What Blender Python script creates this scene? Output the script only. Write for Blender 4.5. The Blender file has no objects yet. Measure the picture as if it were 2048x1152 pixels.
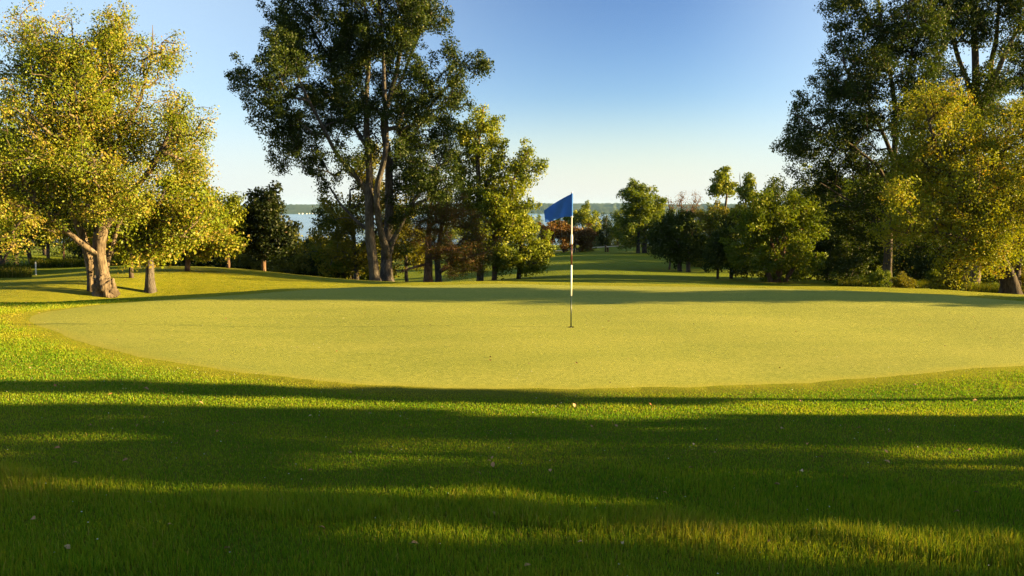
import bpy, math, random, time
import bmesh
import numpy as np
from mathutils import Vector
T0 = time.time()
rng = np.random.default_rng(11)
random.seed(5)
sc = bpy.context.scene
COL = sc.collection
HAZE = True

# ------------------------------------------------------------------ camera geometry
F = 1650.0                      # focal length in photo pixels (2048 wide)
EYE = 1.70
PITCH = math.atan((576 - 418) / F)
CP, SP = math.cos(PITCH), math.sin(PITCH)
SUN_EL = math.radians(12.5)
SUN_SLOPE = 0.055                # light drifts this far away per metre to the left


def P(px, py, d):
    """World point that lies d metres in front of the eye (along +Y) seen at photo pixel px, py."""
    xc, yc = (px - 1024) / F, (576 - py) / F
    y, z = CP + yc * SP, -SP + yc * CP
    s = d / y
    return np.array([xc * s, d, EYE + z * s])


# ------------------------------------------------------------------ terrain height
CTRL = [  # px, py, distance: ground seen at that pixel
    (-60, 590, 22), (0, 590, 22), (100, 588, 22.5), (205, 590, 23.5), (300, 585, 25), (262, 555, 26.5), (374, 545, 28),
    (456, 537, 30), (528, 542, 31.5), (620, 552, 31), (700, 560, 30), (72, 552, 30), (0, 548, 31), (130, 533, 36), (30, 522, 40), (230, 530, 36),
    (765, 566, 36), (858, 565, 38), (985, 561, 44), (1038, 558, 45), (1142, 553, 45), (1142, 538, 55), (1142, 522, 70), (1142, 505, 92),
    (1142, 496, 112), (1240, 492, 115), (1285, 506, 86), (1350, 543, 56), (1390, 552, 48), (1435, 559, 43), (1480, 540, 58), (1555, 569, 40),
    (1655, 568, 40), (1775, 575, 37), (1935, 574, 38), (2025, 590, 28), (2110, 594, 28), (1700, 550, 60), (1950, 555, 55), (2048, 560, 55),
]
CTRLZ = [  # px, distance, z relative to the eye
    (-50, 60, -3.2), (200, 60, -3.6), (400, 55, -4.6), (540, 50, -4.6), (640, 50, -5.0), (720, 46, -4.6), (820, 70, -5.5),
    (-50, 120, -6.5), (300, 120, -7.5), (600, 120, -8), (900, 120, -7), (1500, 120, -6), (2048, 120, -5),
    (-50, 250, -11), (600, 250, -12.5), (1142, 250, -11.5), (1600, 250, -11), (2048, 250, -10),
    (0, 500, -17), (600, 500, -18), (1142, 500, -18), (1600, 500, -18), (2048, 500, -17),
    (0, 3000, -30), (1024, 3000, -30), (2048, 3000, -30),
]
LAKE_Z = EYE - 14.0
pts = [P(*c) for c in CTRL] + [np.array([(px - 1024) / F * d, d, EYE + z]) for px, d, z in CTRLZ]
pts = np.array(pts)


def _uv(x, y):
    r = np.hypot(x, y)
    az = np.clip(np.arctan2(x, y), -0.66, 0.66)
    return np.stack([az * 3.0, np.log(np.maximum(r, 20.0)) * 2.0], -1)


def _phi(a, b):
    d = np.linalg.norm(a[:, None, :] - b[None, :, :], axis=-1)
    return d * d * np.log(d + 1e-6)


_cu = _uv(pts[:, 0], pts[:, 1])
_n = len(_cu)
_A = np.zeros((_n + 3, _n + 3))
_A[:_n, :_n] = _phi(_cu, _cu) + np.eye(_n) * 0.002
_A[:_n, _n] = 1
_A[:_n, _n + 1:] = _cu
_A[_n, :_n] = 1
_A[_n + 1:, :_n] = _cu.T
_w = np.linalg.solve(_A, np.concatenate([pts[:, 2], [0, 0, 0]]))


def rbf(x, y):
    q = _uv(x, y)
    out = np.empty(len(q))
    for i in range(0, len(q), 20000):
        s = q[i:i + 20000]
        out[i:i + 20000] = _phi(s, _cu) @ _w[:_n] + _w[_n] + s @ _w[_n + 1:]
    return out


# back rim of the plateau (crest line seen in the photo): px -> py, distance found from the plateau height
CREST = [(-200, 604), (0, 602), (100, 600), (200, 593), (300, 588), (500, 577), (700, 566), (765, 562), (900, 560), (1000, 559), (1200, 563),
         (1400, 567), (1700, 571), (1850, 576), (1900, 578), (1970, 584), (2048, 590), (2300, 600)]
_caz, _cr = [], []
for px, py in CREST:
    zrel = -1.86
    p = P(px, py, 1.0)
    k = zrel / (p[2] - EYE)
    _caz.append(math.atan2(p[0], 1.0))
    _cr.append(k * math.hypot(p[0], 1.0))
_caz, _cr = np.array(_caz), np.array(_cr)
HOLE = P(1142, 657, 13.07)


def smooth(t):
    t = np.clip(t, 0, 1)
    return t * t * (3 - 2 * t)


def H(x, y):
    x, y = np.atleast_1d(np.asarray(x, float)), np.atleast_1d(np.asarray(y, float))
    r = np.hypot(x, y)
    az = np.arctan2(x, y)
    rim = np.interp(az, _caz, _cr)
    rim = np.where(np.abs(az) > 0.62, 24 + 0 * az, rim)
    # plateau: eases down from the camera to the green, with shallow swales
    zp = EYE - 1.70 + (HOLE[2] - (EYE - 1.70)) * smooth((y - 2) / 8.5)
    zp = zp + 0.018 * np.sin(x * 0.55 + 1.0) * np.sin(y * 0.6) + 0.010 * np.sin(x * 1.3 + y * 0.7)
    zp = zp + 0.05 * smooth((y - 13) / 8) - 0.05 * np.exp(-((y - 8.2 - 0.04 * x) / 0.9) ** 2 - ((x - 3.0) / 4.0) ** 2)
    t = (r - rim) / 4.5
    out = rbf(x, y)
    back = smooth((np.abs(az) - 1.2) / 0.6)
    out = out * (1 - back) + (EYE - 1.9 - np.clip(r - 20, 0, 400) * 0.02) * back
    m = smooth(t)
    m = np.where(t < 0, 0, m)
    rimdrop = -0.10 * smooth((r - rim + 2.0) / 2.0)
    return (zp + rimdrop + 0.10 * 0) * (1 - m) + out * m


def Hs(x, y):
    return float(H(x, y)[0])


# ------------------------------------------------------------------ object helpers
def tag(o, label=None, cat=None, group=None, kind=None):
    if label: o['label'] = label
    if cat: o['category'] = cat
    if group: o['group'] = group
    if kind: o['kind'] = kind
    return o


def mesh_obj(name, verts, faces, mats, parent=None, smooth_shade=False, loc=None, mat_idx=None, attrs=None):
    """faces: list of numpy int arrays (n,k), or a list of tuples."""
    me = bpy.data.meshes.new(name)
    verts = np.asarray(verts, np.float32)
    if isinstance(faces, np.ndarray): faces = [faces]
    if len(faces) and isinstance(faces[0], np.ndarray):
        loops = np.concatenate([f.ravel() for f in faces]).astype(np.int32)
        tot = np.concatenate([np.full(len(f), f.shape[1], np.int32) for f in faces])
        start = np.concatenate([[0], np.cumsum(tot)[:-1]]).astype(np.int32)
        me.vertices.add(len(verts)); me.vertices.foreach_set('co', verts.ravel())
        me.loops.add(len(loops)); me.loops.foreach_set('vertex_index', loops)
        me.polygons.add(len(tot)); me.polygons.foreach_set('loop_start', start); me.polygons.foreach_set('loop_total', tot)
        if attrs:
            for an, (dom, vals) in attrs.items():
                a = me.attributes.new(an, 'FLOAT', dom); a.data.foreach_set('value', np.asarray(vals, np.float32))
        if mat_idx is not None: me.polygons.foreach_set('material_index', np.asarray(mat_idx, np.int32))
        if smooth_shade: me.polygons.foreach_set('use_smooth', np.ones(len(tot), bool))
        me.update(calc_edges=True)
    else:
        me.from_pydata([tuple(map(float, v)) for v in verts], [], [tuple(map(int, f)) for f in faces])
        if smooth_shade:
            for p_ in me.polygons: p_.use_smooth = True
    for m in (mats if isinstance(mats, (list, tuple)) else [mats]): me.materials.append(m)
    o = bpy.data.objects.new(name, me)
    COL.objects.link(o)
    if loc is not None: o.location = loc
    if parent: o.parent = parent
    return o


def empty(name, loc):
    o = bpy.data.objects.new(name, None)
    COL.objects.link(o); o.location = loc; o.empty_display_size = 0.2
    return o


def copy_tree(root, loc, rz=0.0, scale=1.0):
    c = root.copy(); COL.objects.link(c)
    c.location = loc; c.rotation_euler = (0, 0, rz); c.scale = (scale, scale, scale) if np.isscalar(scale) else scale
    for k in ('label', 'group'):
        if k in c.keys(): del c[k]
    for ch in list(root.children):
        d = ch.copy(); COL.objects.link(d); d.parent = c
        for g in list(ch.children):
            e = g.copy(); COL.objects.link(e); e.parent = d
    return c


# ------------------------------------------------------------------ materials
class NT:
    def __init__(s, name):
        s.m = bpy.data.materials.new(name); s.m.use_nodes = True
        s.t = s.m.node_tree; s.t.nodes.clear()
        s.out = s.t.nodes.new('ShaderNodeOutputMaterial')

    def n(s, typ, **kw):
        nd = s.t.nodes.new(typ)
        for k, v in kw.items():
            if k.startswith('i_'):
                nd.inputs[k[2:].replace('_', ' ')].default_value = v
            else: setattr(nd, k, v)
        return nd

    def l(s, a, b): s.t.links.new(a, b)

    def noise(s, vec, scale, detail=4, rough=0.55, dist=0.0):
        nd = s.n('ShaderNodeTexNoise'); nd.inputs['Scale'].default_value = scale
        nd.inputs['Detail'].default_value = detail; nd.inputs['Roughness'].default_value = rough; nd.inputs['Distortion'].default_value = dist
        if vec is not None: s.l(vec, nd.inputs['Vector'])
        return nd.outputs[0]

    def ramp(s, fac, stops):
        r = s.n('ShaderNodeValToRGB'); e = r.color_ramp.elements
        while len(e) < len(stops): e.new(0.5)
        for el, (p_, c) in zip(e, stops):
            el.position = p_; el.color = (*c, 1) if len(c) == 3 else c
        s.l(fac, r.inputs[0]); return r.outputs[0]

    def mix(s, fac, a, b, mode='MIX'):
        m = s.n('ShaderNodeMix', data_type='RGBA', blend_type=mode)
        for sock, v in ((m.inputs[0], fac), (m.inputs[6], a), (m.inputs[7], b)):
            if hasattr(v, 'is_linked'): s.l(v, sock)
            elif np.isscalar(v): sock.default_value = v
            else: sock.default_value = (*v, 1)
        return m.outputs[2]

    def attr(s, name):
        return s.n('ShaderNodeAttribute', attribute_name=name).outputs['Fac']

    def bump(s, h, strength, dist=0.05):
        b = s.n('ShaderNodeBump'); b.inputs['Strength'].default_value = strength; b.inputs['Distance'].default_value = dist
        s.l(h, b.inputs['Height']); return b.outputs[0]

    def principled(s, col, rough=0.8, spec=0.3, normal=None, metallic=0.0):
        p_ = s.n('ShaderNodeBsdfPrincipled')
        if hasattr(col, 'is_linked'): s.l(col, p_.inputs['Base Color'])
        else: p_.inputs['Base Color'].default_value = (*col, 1)
        p_.inputs['Roughness'].default_value = rough; p_.inputs['Specular IOR Level'].default_value = spec; p_.inputs['Metallic'].default_value = metallic
        if normal is not None: s.l(normal, p_.inputs['Normal'])
        return p_

    def done(s, sh):
        s.l(sh, s.out.inputs['Surface']); return s.m


def leaf_mat(name, stops, transl=0.42, gloss=0.012, rough=0.5):
    """Leaves: colour picked per leaf from a ramp, light also passes through."""
    t = NT(name)
    c = t.ramp(t.attr('tint'), stops)
    d = t.n('ShaderNodeBsdfDiffuse'); t.l(c, d.inputs[0])
    tr = t.n('ShaderNodeBsdfTranslucent')
    c2 = t.mix(1.0, c, (1.0, 0.95, 0.35), 'MULTIPLY'); t.l(c2, tr.inputs[0])
    mx = t.n('ShaderNodeMixShader'); mx.inputs[0].default_value = transl
    t.l(d.outputs[0], mx.inputs[1]); t.l(tr.outputs[0], mx.inputs[2])
    g = t.n('ShaderNodeBsdfGlossy'); g.inputs['Roughness'].default_value = rough; g.inputs[0].default_value = (0.9, 0.9, 0.8, 1)
    m2 = t.n('ShaderNodeMixShader'); m2.inputs[0].default_value = gloss
    t.l(mx.outputs[0], m2.inputs[1]); t.l(g.outputs[0], m2.inputs[2])
    return t.done(m2.outputs[0])


def bark_mat(name, dark, light, scale=1.0):
    t = NT(name)
    co = t.n('ShaderNodeTexCoord').outputs['Object']
    mp = t.n('ShaderNodeMapping'); mp.inputs['Scale'].default_value = (1, 1, 0.16); t.l(co, mp.inputs[0])
    a = t.noise(mp.outputs[0], 26 * scale, 6, 0.65, 0.4)
    b = t.noise(co, 3.0 * scale, 3)
    c = t.ramp(a, [(0.36, dark), (0.62, light)])
    c = t.mix(t.ramp(b, [(0.4, (0, 0, 0)), (0.65, (0.7, 0.7, 0.7))]), c, dark)
    n = t.bump(a, 0.9, 0.05)
    return t.done(t.principled(c, 0.92, 0.15, n).outputs[0])


M = {}
M['bark_grey'] = bark_mat('bark_grey', (0.03, 0.026, 0.023), (0.125, 0.11, 0.098))
M['bark_tan'] = bark_mat('bark_tan', (0.03, 0.022, 0.016), (0.20, 0.155, 0.11), 0.8)
M['bark_pink'] = bark_mat('bark_pink', (0.05, 0.03, 0.022), (0.19, 0.115, 0.075))
M['bark_dark'] = bark_mat('bark_dark', (0.025, 0.02, 0.016), (0.09, 0.07, 0.055))
LV = {
    'maple': [(0.0, (0.068, 0.108, 0.006)), (0.40, (0.132, 0.175, 0.009)), (0.64, (0.20, 0.21, 0.015)), (0.80, (0.27, 0.205, 0.036)), (1.0, (0.33, 0.23, 0.08))],
    'orange': [(0.0, (0.080, 0.112, 0.006)), (0.40, (0.150, 0.182, 0.008)), (0.70, (0.22, 0.218, 0.012)), (0.90, (0.26, 0.18, 0.018)), (1.0, (0.28, 0.14, 0.028))],
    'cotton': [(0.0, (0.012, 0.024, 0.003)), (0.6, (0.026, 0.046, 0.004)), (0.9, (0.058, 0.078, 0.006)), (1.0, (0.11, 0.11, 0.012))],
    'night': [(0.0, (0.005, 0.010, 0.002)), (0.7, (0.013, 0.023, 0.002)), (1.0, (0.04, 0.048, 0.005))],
    'poplar': [(0.0, (0.060, 0.095, 0.005)), (0.55, (0.140, 0.178, 0.008)), (1.0, (0.23, 0.225, 0.014))],
    'golden': [(0.0, (0.06, 0.072, 0.005)), (0.55, (0.14, 0.135, 0.008)), (1.0, (0.22, 0.175, 0.014))],
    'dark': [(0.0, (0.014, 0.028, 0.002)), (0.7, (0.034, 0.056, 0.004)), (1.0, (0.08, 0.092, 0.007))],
    'green': [(0.0, (0.042, 0.078, 0.004)), (0.6, (0.105, 0.146, 0.006)), (1.0, (0.18, 0.19, 0.009))],
    'pine': [(0.0, (0.022, 0.034, 0.005)), (0.45, (0.065, 0.068, 0.009)), (0.66, (0.14, 0.075, 0.022)), (1.0, (0.24, 0.105, 0.04))],
    'red': [(0.0, (0.055, 0.026, 0.010)), (0.6, (0.13, 0.065, 0.014)), (1.0, (0.20, 0.13, 0.018))],
    'twig': [(0.0, (0.08, 0.05, 0.04)), (0.7, (0.13, 0.085, 0.06)), (1.0, (0.12, 0.12, 0.025))],
}
for k, v in LV.items(): M['leaf_' + k] = leaf_mat('leaf_' + k, v)

# ------------------------------------------------------------------ tree generator
_ph = rng.uniform(0, 6.28, (8, 4)); _fr = rng.normal(0, 1, (8, 3))


def gate(p, scale):
    """Smooth pseudo-noise in -1..1 used to open gaps in crowns."""
    v = 0
    for i in range(8): v = v + np.sin((p @ _fr[i]) / scale + _ph[i, 0])
    return v / 4.0


def tubes(nodes, parent, rad, flare=None, min_r=0.0):
    """One mesh out of a branch graph: the thickest child carries a chain on, the others start new ones."""
    n = len(nodes)
    kids = [[] for _ in range(n)]
    for i in range(n):
        if parent[i] >= 0: kids[parent[i]].append(i)
    V, Q, off = [], [], 0
    starts = [i for i in range(n) if parent[i] < 0]
    stack = [(s, None) for s in starts]
    ref = np.array([0.31, 0.93, 0.11]); ref /= np.linalg.norm(ref)
    while stack:
        s, par = stack.pop()
        chain = [s]
        cur = s
        while kids[cur]:
            ks = sorted(kids[cur], key=lambda k: -rad[k])
            for k in ks[1:]: stack.append((k, cur))
            cur = ks[0]; chain.append(cur)
        pos = [nodes[c] for c in chain]; rr = [rad[c] for c in chain]
        if par is not None:
            pos = [nodes[par]] + pos; rr = [min(rr[0] * 1.15, rad[par])] + rr
        if len(pos) < 2 or max(rr) < min_r: continue
        pos = np.array(pos); rr = np.array(rr)
        rr[-1] *= 0.5
        tg = np.gradient(pos, axis=0); tg /= np.linalg.norm(tg, axis=1)[:, None] + 1e-9
        a = np.cross(tg, ref); a /= np.linalg.norm(a, axis=1)[:, None] + 1e-9
        b = np.cross(tg, a)
        big = rr.max()
        k = 12 if big > 0.12 else 7 if big > 0.05 else 4 if big > 0.018 else 3
        th = np.arange(k) / k * 2 * np.pi
        lump = 1.0
        if big > 0.12:
            hgt = np.clip(pos[:, 2:3] - pos[0, 2], 0, 9)
            lump = 1 + (0.07 + 0.22 * np.exp(-hgt * 3.5)) * np.sin(3 * th + 1)[None, :] + 0.06 * np.sin(5 * th[None, :] + pos[:, 2:3] * 3) + 0.30 * np.exp(-hgt * 4.5)
        ring = pos[:, None, :] + (a[:, None, :] * np.cos(th)[None, :, None] + b[:, None, :] * np.sin(th)[None, :, None]) * (rr[:, None] * lump)[:, :, None]
        m = len(pos)
        V.append(ring.reshape(-1, 3))
        idx = off + np.arange(m * k).reshape(m, k)
        q = np.stack([idx[:-1], np.roll(idx[:-1], -1, 1), np.roll(idx[1:], -1, 1), idx[1:]], -1).reshape(-1, 4)
        Q.append(q); off += m * k
    if not V: return None
    return np.concatenate(V), np.concatenate(Q)


def leaves_mesh(centers, cr, lpc, ls, droop=0.0, narrow=0.62, up=0.35, seed=0, tint_of=None):
    r = np.random.default_rng(seed)
    N = len(centers) * lpc
    c = np.repeat(centers, lpc, 0)
    crr = np.repeat(np.broadcast_to(cr, (len(centers),)), lpc)
    off = r.normal(0, 1, (N, 3)); off /= np.maximum(1, np.linalg.norm(off, axis=1) / 1.9)[:, None]
    off[:, 2] *= 0.8
    p = c + off * crr[:, None] * 0.6
    p[:, 2] -= droop * r.random(N) * crr
    nrm = r.normal(0, 0.75, (N, 3)) + off * 0.75; nrm[:, 2] += up
    nrm /= np.linalg.norm(nrm, axis=1)[:, None]
    t = r.normal(0, 1, (N, 3)); t[:, 2] -= 0.5 * (droop > 0)
    t -= (t * nrm).sum(1)[:, None] * nrm; t /= np.linalg.norm(t, axis=1)[:, None]
    b = np.cross(nrm, t)
    s = ls * r.uniform(0.65, 1.3, N)[:, None]
    v = np.empty((N, 4, 3))
    v[:, 0] = p - t * s * 0.5
    v[:, 1] = p + b * s * narrow * 0.5 + nrm * s * 0.10
    v[:, 2] = p + t * s * 0.55
    v[:, 3] = p - b * s * narrow * 0.5 + nrm * s * 0.10
    f = np.arange(N * 4).reshape(N, 4)
    base = np.repeat(r.random(len(centers)), lpc)
    tint = np.clip(0.42 * r.random(N) + 0.58 * base, 0, 1)
    return v.reshape(-1, 3), f, tint


def grow(limbs, lobes, nc, cr, shell=2.0, gap=0.35, gscale=0.9, seed=0, tip_r=0.009, link=1.0, seg=0.45, rmax=None, pw=0.5, up=0.35, spray=1.0):
    """limbs: list of (polyline Nx3, radii N, parent limb or -1); lobes: (centre, radii, weight).
    Returns branch graph and leaf-cluster centres."""
    r = np.random.default_rng(seed)
    nodes, parent, rad = [], [], []
    for pl, rr, _ in limbs:                      # given limbs, resampled
        pl, rr = np.asarray(pl, float), np.asarray(rr, float)
        L = np.concatenate([[0], np.cumsum(np.linalg.norm(np.diff(pl, axis=0), axis=1))])
        m = max(4, int(L[-1] / (seg * 0.6)))
        s = np.linspace(0, L[-1], m)
        # smooth (Catmull-like) by interpolating then averaging
        q = np.stack([np.interp(s, L, pl[:, k]) for k in range(3)], -1)
        for _i in range(2): q[1:-1] = 0.25 * q[:-2] + 0.5 * q[1:-1] + 0.25 * q[2:]
        env = np.sin(np.pi * np.linspace(0, 1, m)) ** .5
        wob = 0
        for f_ in (1.3, 2.7, 5.1):
            wob = wob + np.sin(np.linspace(0, 1, m)[:, None] * f_ * 3.1 + r.uniform(0, 6.28, 3)[None]) * (0.022 * L[-1] / f_)
        q = q + wob * env[:, None] * np.array([1, 1, .4])
        qr = np.interp(s, L, rr)
        if _ >= 0 and nodes:                       # joins the nearest node already there
            arr = np.array(nodes); j = int(np.argmin(np.linalg.norm(arr - q[0], axis=1)))
            prev = j
        else: prev = -1
        for a_, b_ in zip(q, qr):
            nodes.append(a_); parent.append(prev); rad.append(b_); prev = len(nodes) - 1
    fixed = len(nodes)
    cs, crs = [], []
    W = np.array([w * np.prod(np.array(R)) ** 0.75 for _, R, w in lobes]); W /= W.sum()
    for (c, R, w), k in zip(lobes, np.maximum(4, (W * nc).astype(int))):
        R = np.asarray(R); m = R.mean()
        per = 5
        ns = max(2, int(round(k / per)))
        got = []
        for _t in range(40):
            u = r.normal(0, 1, (ns * 2, 3)); u /= np.linalg.norm(u, axis=1)[:, None]
            rr = 0.92 * r.random(ns * 2) ** (1 / (3.0 * shell / 2))
            p = np.asarray(c) + u * rr[:, None] * R
            keep = gate(p + seed * 13.7, gscale) + r.normal(0, 0.2, len(p)) > gap * 2 - 1
            got += list(zip(p[keep], u[keep]))
            if len(got) >= ns: break
        for p, u in got[:ns]:
            dr = u * 0.8 + np.array([0, 0, 0.45 + 0.5 * up]) + r.normal(0, 0.35, 3); dr /= np.linalg.norm(dr)
            L = r.uniform(0.25, 0.75) * min(m, 1.8) * spray
            tt = np.linspace(-0.35, 1.0, per)
            q = p + dr * (tt * L)[:, None] + r.normal(0, 0.22 * cr, (per, 3))
            cs.append(q); crs.append(cr * np.linspace(1.1, 0.55, per) * r.uniform(.85, 1.1))
    cs = np.concatenate(cs); crs = np.concatenate(crs)
    # grow twigs from the skeleton outward
    A = np.empty((fixed + len(cs) * 8, 3)); A[:fixed] = nodes
    cnt = fixed
    d0 = np.array([np.min(np.linalg.norm(A[:fixed] - c, axis=1)) for c in cs])
    order = np.argsort(d0)
    ncount = np.zeros(len(A)); par = list(parent)
    linked = r.random(len(cs)) < link
    for oi in order:
        if not linked[oi]: continue
        c = cs[oi]
        dv = A[:cnt] - c
        d = np.linalg.norm(dv, axis=1)
        cost = d + 0.9 * np.maximum(0, dv[:, 2] + 0.15 * d) + 0.15 * (np.arange(cnt) < fixed)
        j = int(np.argmin(cost))
        dist = d[j]
        m = int(min(7, max(1, math.ceil(dist / seg))))
        a = A[j]
        mid = (a + c) / 2 + np.array([0, 0, 0.12 * dist]) + r.normal(0, 0.05 * dist, 3)
        prev = j
        for q in range(1, m + 1):
            t = q / m
            A[cnt] = (1 - t) ** 2 * a + 2 * t * (1 - t) * mid + t * t * c
            par.append(prev); prev = cnt; cnt += 1
        k = prev
        while k >= 0:
            ncount[k] += 1; k = par[k]
    nr = tip_r * np.maximum(ncount[:cnt], 1) ** pw
    if rmax: nr = np.minimum(nr, rmax)
    nr[:fixed] = rad
    for i in range(fixed, cnt):
        pass
    # a twig is never thicker than what carries it
    for i in range(fixed, cnt):
        nr[i] = min(nr[i], nr[par[i]] * 0.92)
    return A[:cnt], np.array(par), nr, cs, crs


def make_tree(name, label, cat, base, limbs, lobes, leaf, bark, nc, lpc, ls, cr, group=None, seed=1, gap=0.35, gscale=0.9, droop=0.0,
              narrow=0.62, link=1.0, min_r=0.0, shell=2.0, tip_r=0.009, trunk_name='trunk', up=0.35, seg=0.45, spray=1.0):
    """base, limbs and lobes in world space; the object's origin is its base."""
    base = np.asarray(base, float)
    root = empty(name, base)
    tag(root, label, cat, group)
    limbs = [(np.asarray(p_) - base, r_, j) for p_, r_, j in limbs]
    lobes = [(np.asarray(c) - base, R, w) for c, R, w in lobes]
    A, par, nr, cs, crs = grow(limbs, lobes, nc, cr, seed=seed, gap=gap, gscale=gscale, link=link, shell=shell, tip_r=tip_r, seg=seg, up=up, spray=spray)
    tb = tubes(A, par, nr, min_r=min_r)
    mesh_obj(trunk_name, tb[0], tb[1], M[bark], root, smooth_shade=True)
    v, f, tint = leaves_mesh(cs, crs, lpc, ls, droop, narrow, up, seed)
    mesh_obj('crown', v, f, M['leaf_' + leaf], root, attrs={'tint': ('FACE', tint)})
    return root


def px_tree(name, label, cat, d, base, trunks, lobes, leaf, bark, nc, lpc, ls, cr=0.45, spread=None, depth=0.9, **kw):
    """Tree described by where the photo shows its limbs and crown masses, at its real distance d.
    trunks: (join, [(px, py, depth offset, radius px)...]); lobes: (px, py, rx, ry[, depth offset, weight])."""
    bx = P(base[0], base[1], d)
    g = Hs(bx[0], d)
    b = np.array([bx[0], d, g])
    k = d / F
    limbs = []
    for join, pl in trunks:
        w = [P(q[0], q[1], d + q[2]) for q in pl]
        rr = [q[3] * k for q in pl]
        if join < 0:
            w[0][2] = min(w[0][2], Hs(w[0][0], w[0][1])) - 0.12
        limbs.append((np.array(w), rr, join))
    lb = []
    xs = [q[0] for q in lobes]
    if spread is None: spread = 0.22 * (max(xs) - min(xs) + 40) * k
    jr = np.random.default_rng(kw.get('seed', 1) + 500)
    for q in lobes:
        off = (q[4] if len(q) > 4 else 0.0) + jr.uniform(-1, 1) * (spread if not (len(q) > 4 and abs(q[4]) >= 2) else 0.2)
        wt = q[5] if len(q) > 5 else 1.0
        c = P(q[0], q[1], d + off)
        lb.append((c, (q[2] * k, max(0.35, (q[2] + q[3]) / 2 * k * depth), q[3] * k), wt))
    return make_tree(name, label, cat, b, limbs, lb, leaf, bark, nc, lpc, ls, cr, **kw)

# ------------------------------------------------------------------ the setting: ground, green, lake, hills
def green_outline():
    c = np.array([(-8.8, 14.8), (-8.75, 15.9), (-8.0, 17.3), (-6.0, 18.9), (-3, 20.6), (0.6, 21.35), (4, 20.9), (8, 19.6), (11, 17.9), (12.6, 15.0),
                  (11.2, 12.0), (8.6, 10.55), (6.0, 9.72), (3.5, 9.0), (1.2, 8.62), (-0.5, 8.60), (-1.9, 8.78), (-3.66, 9.55), (-5.6, 11.0), (-7.4, 12.9), (-8.35, 13.9)])
    for _ in range(4):
        n = np.roll(c, -1, 0)
        c = np.stack([0.75 * c + 0.25 * n, 0.25 * c + 0.75 * n], 1).reshape(-1, 2)
    return c


GO = green_outline()
_gd = GO - HOLE[:2]
_gth = np.arctan2(_gd[:, 1], _gd[:, 0]); _gr = np.hypot(_gd[:, 0], _gd[:, 1])
_o = np.argsort(_gth); _gth, _gr = _gth[_o], _gr[_o]


def green_r(th):
    wob = 0.020 * np.sin(th * 23 + 1) + 0.012 * np.sin(th * 41) + 0.007 * np.sin(th * 97 + 2)
    return np.interp(th, np.concatenate([_gth - 2 * np.pi, _gth, _gth + 2 * np.pi]), np.tile(_gr, 3)) + wob


def green_sd(x, y):
    """>0 outside the green, roughly metres."""
    dx, dy = np.asarray(x) - HOLE[0], np.asarray(y) - HOLE[1]
    return (np.hypot(dx, dy) - green_r(np.arctan2(dy, dx)))


# materials of the ground
t = NT('lawn')
co = t.n('ShaderNodeNewGeometry').outputs['Position']
n1 = t.noise(co, 0.35, 4, 0.6); n2 = t.noise(co, 3.0, 5, 0.65); n3 = t.noise(co, 60, 3, 0.7)
c = t.ramp(n2, [(0.30, (0.050, 0.088, 0.004)), (0.52, (0.094, 0.132, 0.005)), (0.72, (0.15, 0.168, 0.008))])
c = t.mix(t.ramp(n1, [(0.35, (0, 0, 0)), (0.7, (1, 1, 1))]), c, (0.105, 0.125, 0.006))
c = t.mix(t.attr('dry'), c, t.ramp(n2, [(0.32, (0.145, 0.165, 0.008)), (0.68, (0.25, 0.235, 0.018))]))
c = t.mix(0.3, c, t.ramp(n3, [(0.35, (0.045, 0.07, 0.004)), (0.7, (0.16, 0.17, 0.010))]))
c = t.mix(t.attr('thatch_shade'), c, t.ramp(n3, [(0.3, (0.012, 0.020, 0.002)), (0.75, (0.05, 0.066, 0.005))]))
M['lawn'] = t.done(t.principled(c, 0.95, 0.05, t.bump(n3, 0.9, 0.03)).outputs[0])

t = NT('green_turf')
geo = t.n('ShaderNodeNewGeometry').outputs['Position']
mp = t.n('ShaderNodeMapping'); mp.inputs['Scale'].default_value = (0.45, 1.5, 1); t.l(geo, mp.inputs[0])
n1 = t.noise(mp.outputs[0], 0.55, 5, 0.6, 0.3); n2 = t.noise(geo, 7, 5, 0.7); n3 = t.noise(geo, 130, 3, 0.75)
c = t.ramp(n1, [(0.38, (0.128, 0.182, 0.026)), (0.5, (0.200, 0.236, 0.038)), (0.62, (0.30, 0.305, 0.062))])
n4 = t.noise(geo, 1.7, 4, 0.62)
c = t.mix(0.3, c, t.ramp(n4, [(0.36, (0.11, 0.155, 0.014)), (0.62, (0.29, 0.275, 0.035))]))
c = t.mix(0.34, c, t.ramp(n2, [(0.3, (0.105, 0.13, 0.020)), (0.7, (0.25, 0.225, 0.038))]))
c = t.mix(0.42, c, t.ramp(n3, [(0.32, (0.10, 0.115, 0.018)), (0.7, (0.28, 0.26, 0.05))]))
n5 = t.noise(geo, 22, 4, 0.7)
c = t.mix(0.38, c, t.ramp(n5, [(0.34, (0.095, 0.125, 0.018)), (0.5, (0.2, 0.225, 0.034)), (0.66, (0.34, 0.33, 0.075))]))
c = t.mix(t.attr('collar'), c, (0.24, 0.225, 0.03))
M['green_turf'] = t.done(t.principled(c, 0.9, 0.08, t.bump(n3, 0.42, 0.02)).outputs[0])

t = NT('lake_water')
geo = t.n('ShaderNodeNewGeometry').outputs['Position']
mp = t.n('ShaderNodeMapping'); mp.inputs['Scale'].default_value = (0.25, 1.0, 1); t.l(geo, mp.inputs[0])
n1 = t.noise(mp.outputs[0], 0.16, 4, 0.6)
M['lake'] = t.done(t.principled((0.05, 0.11, 0.19), 0.16, 0.5, t.bump(n1, 0.55, 2.0)).outputs[0])

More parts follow.
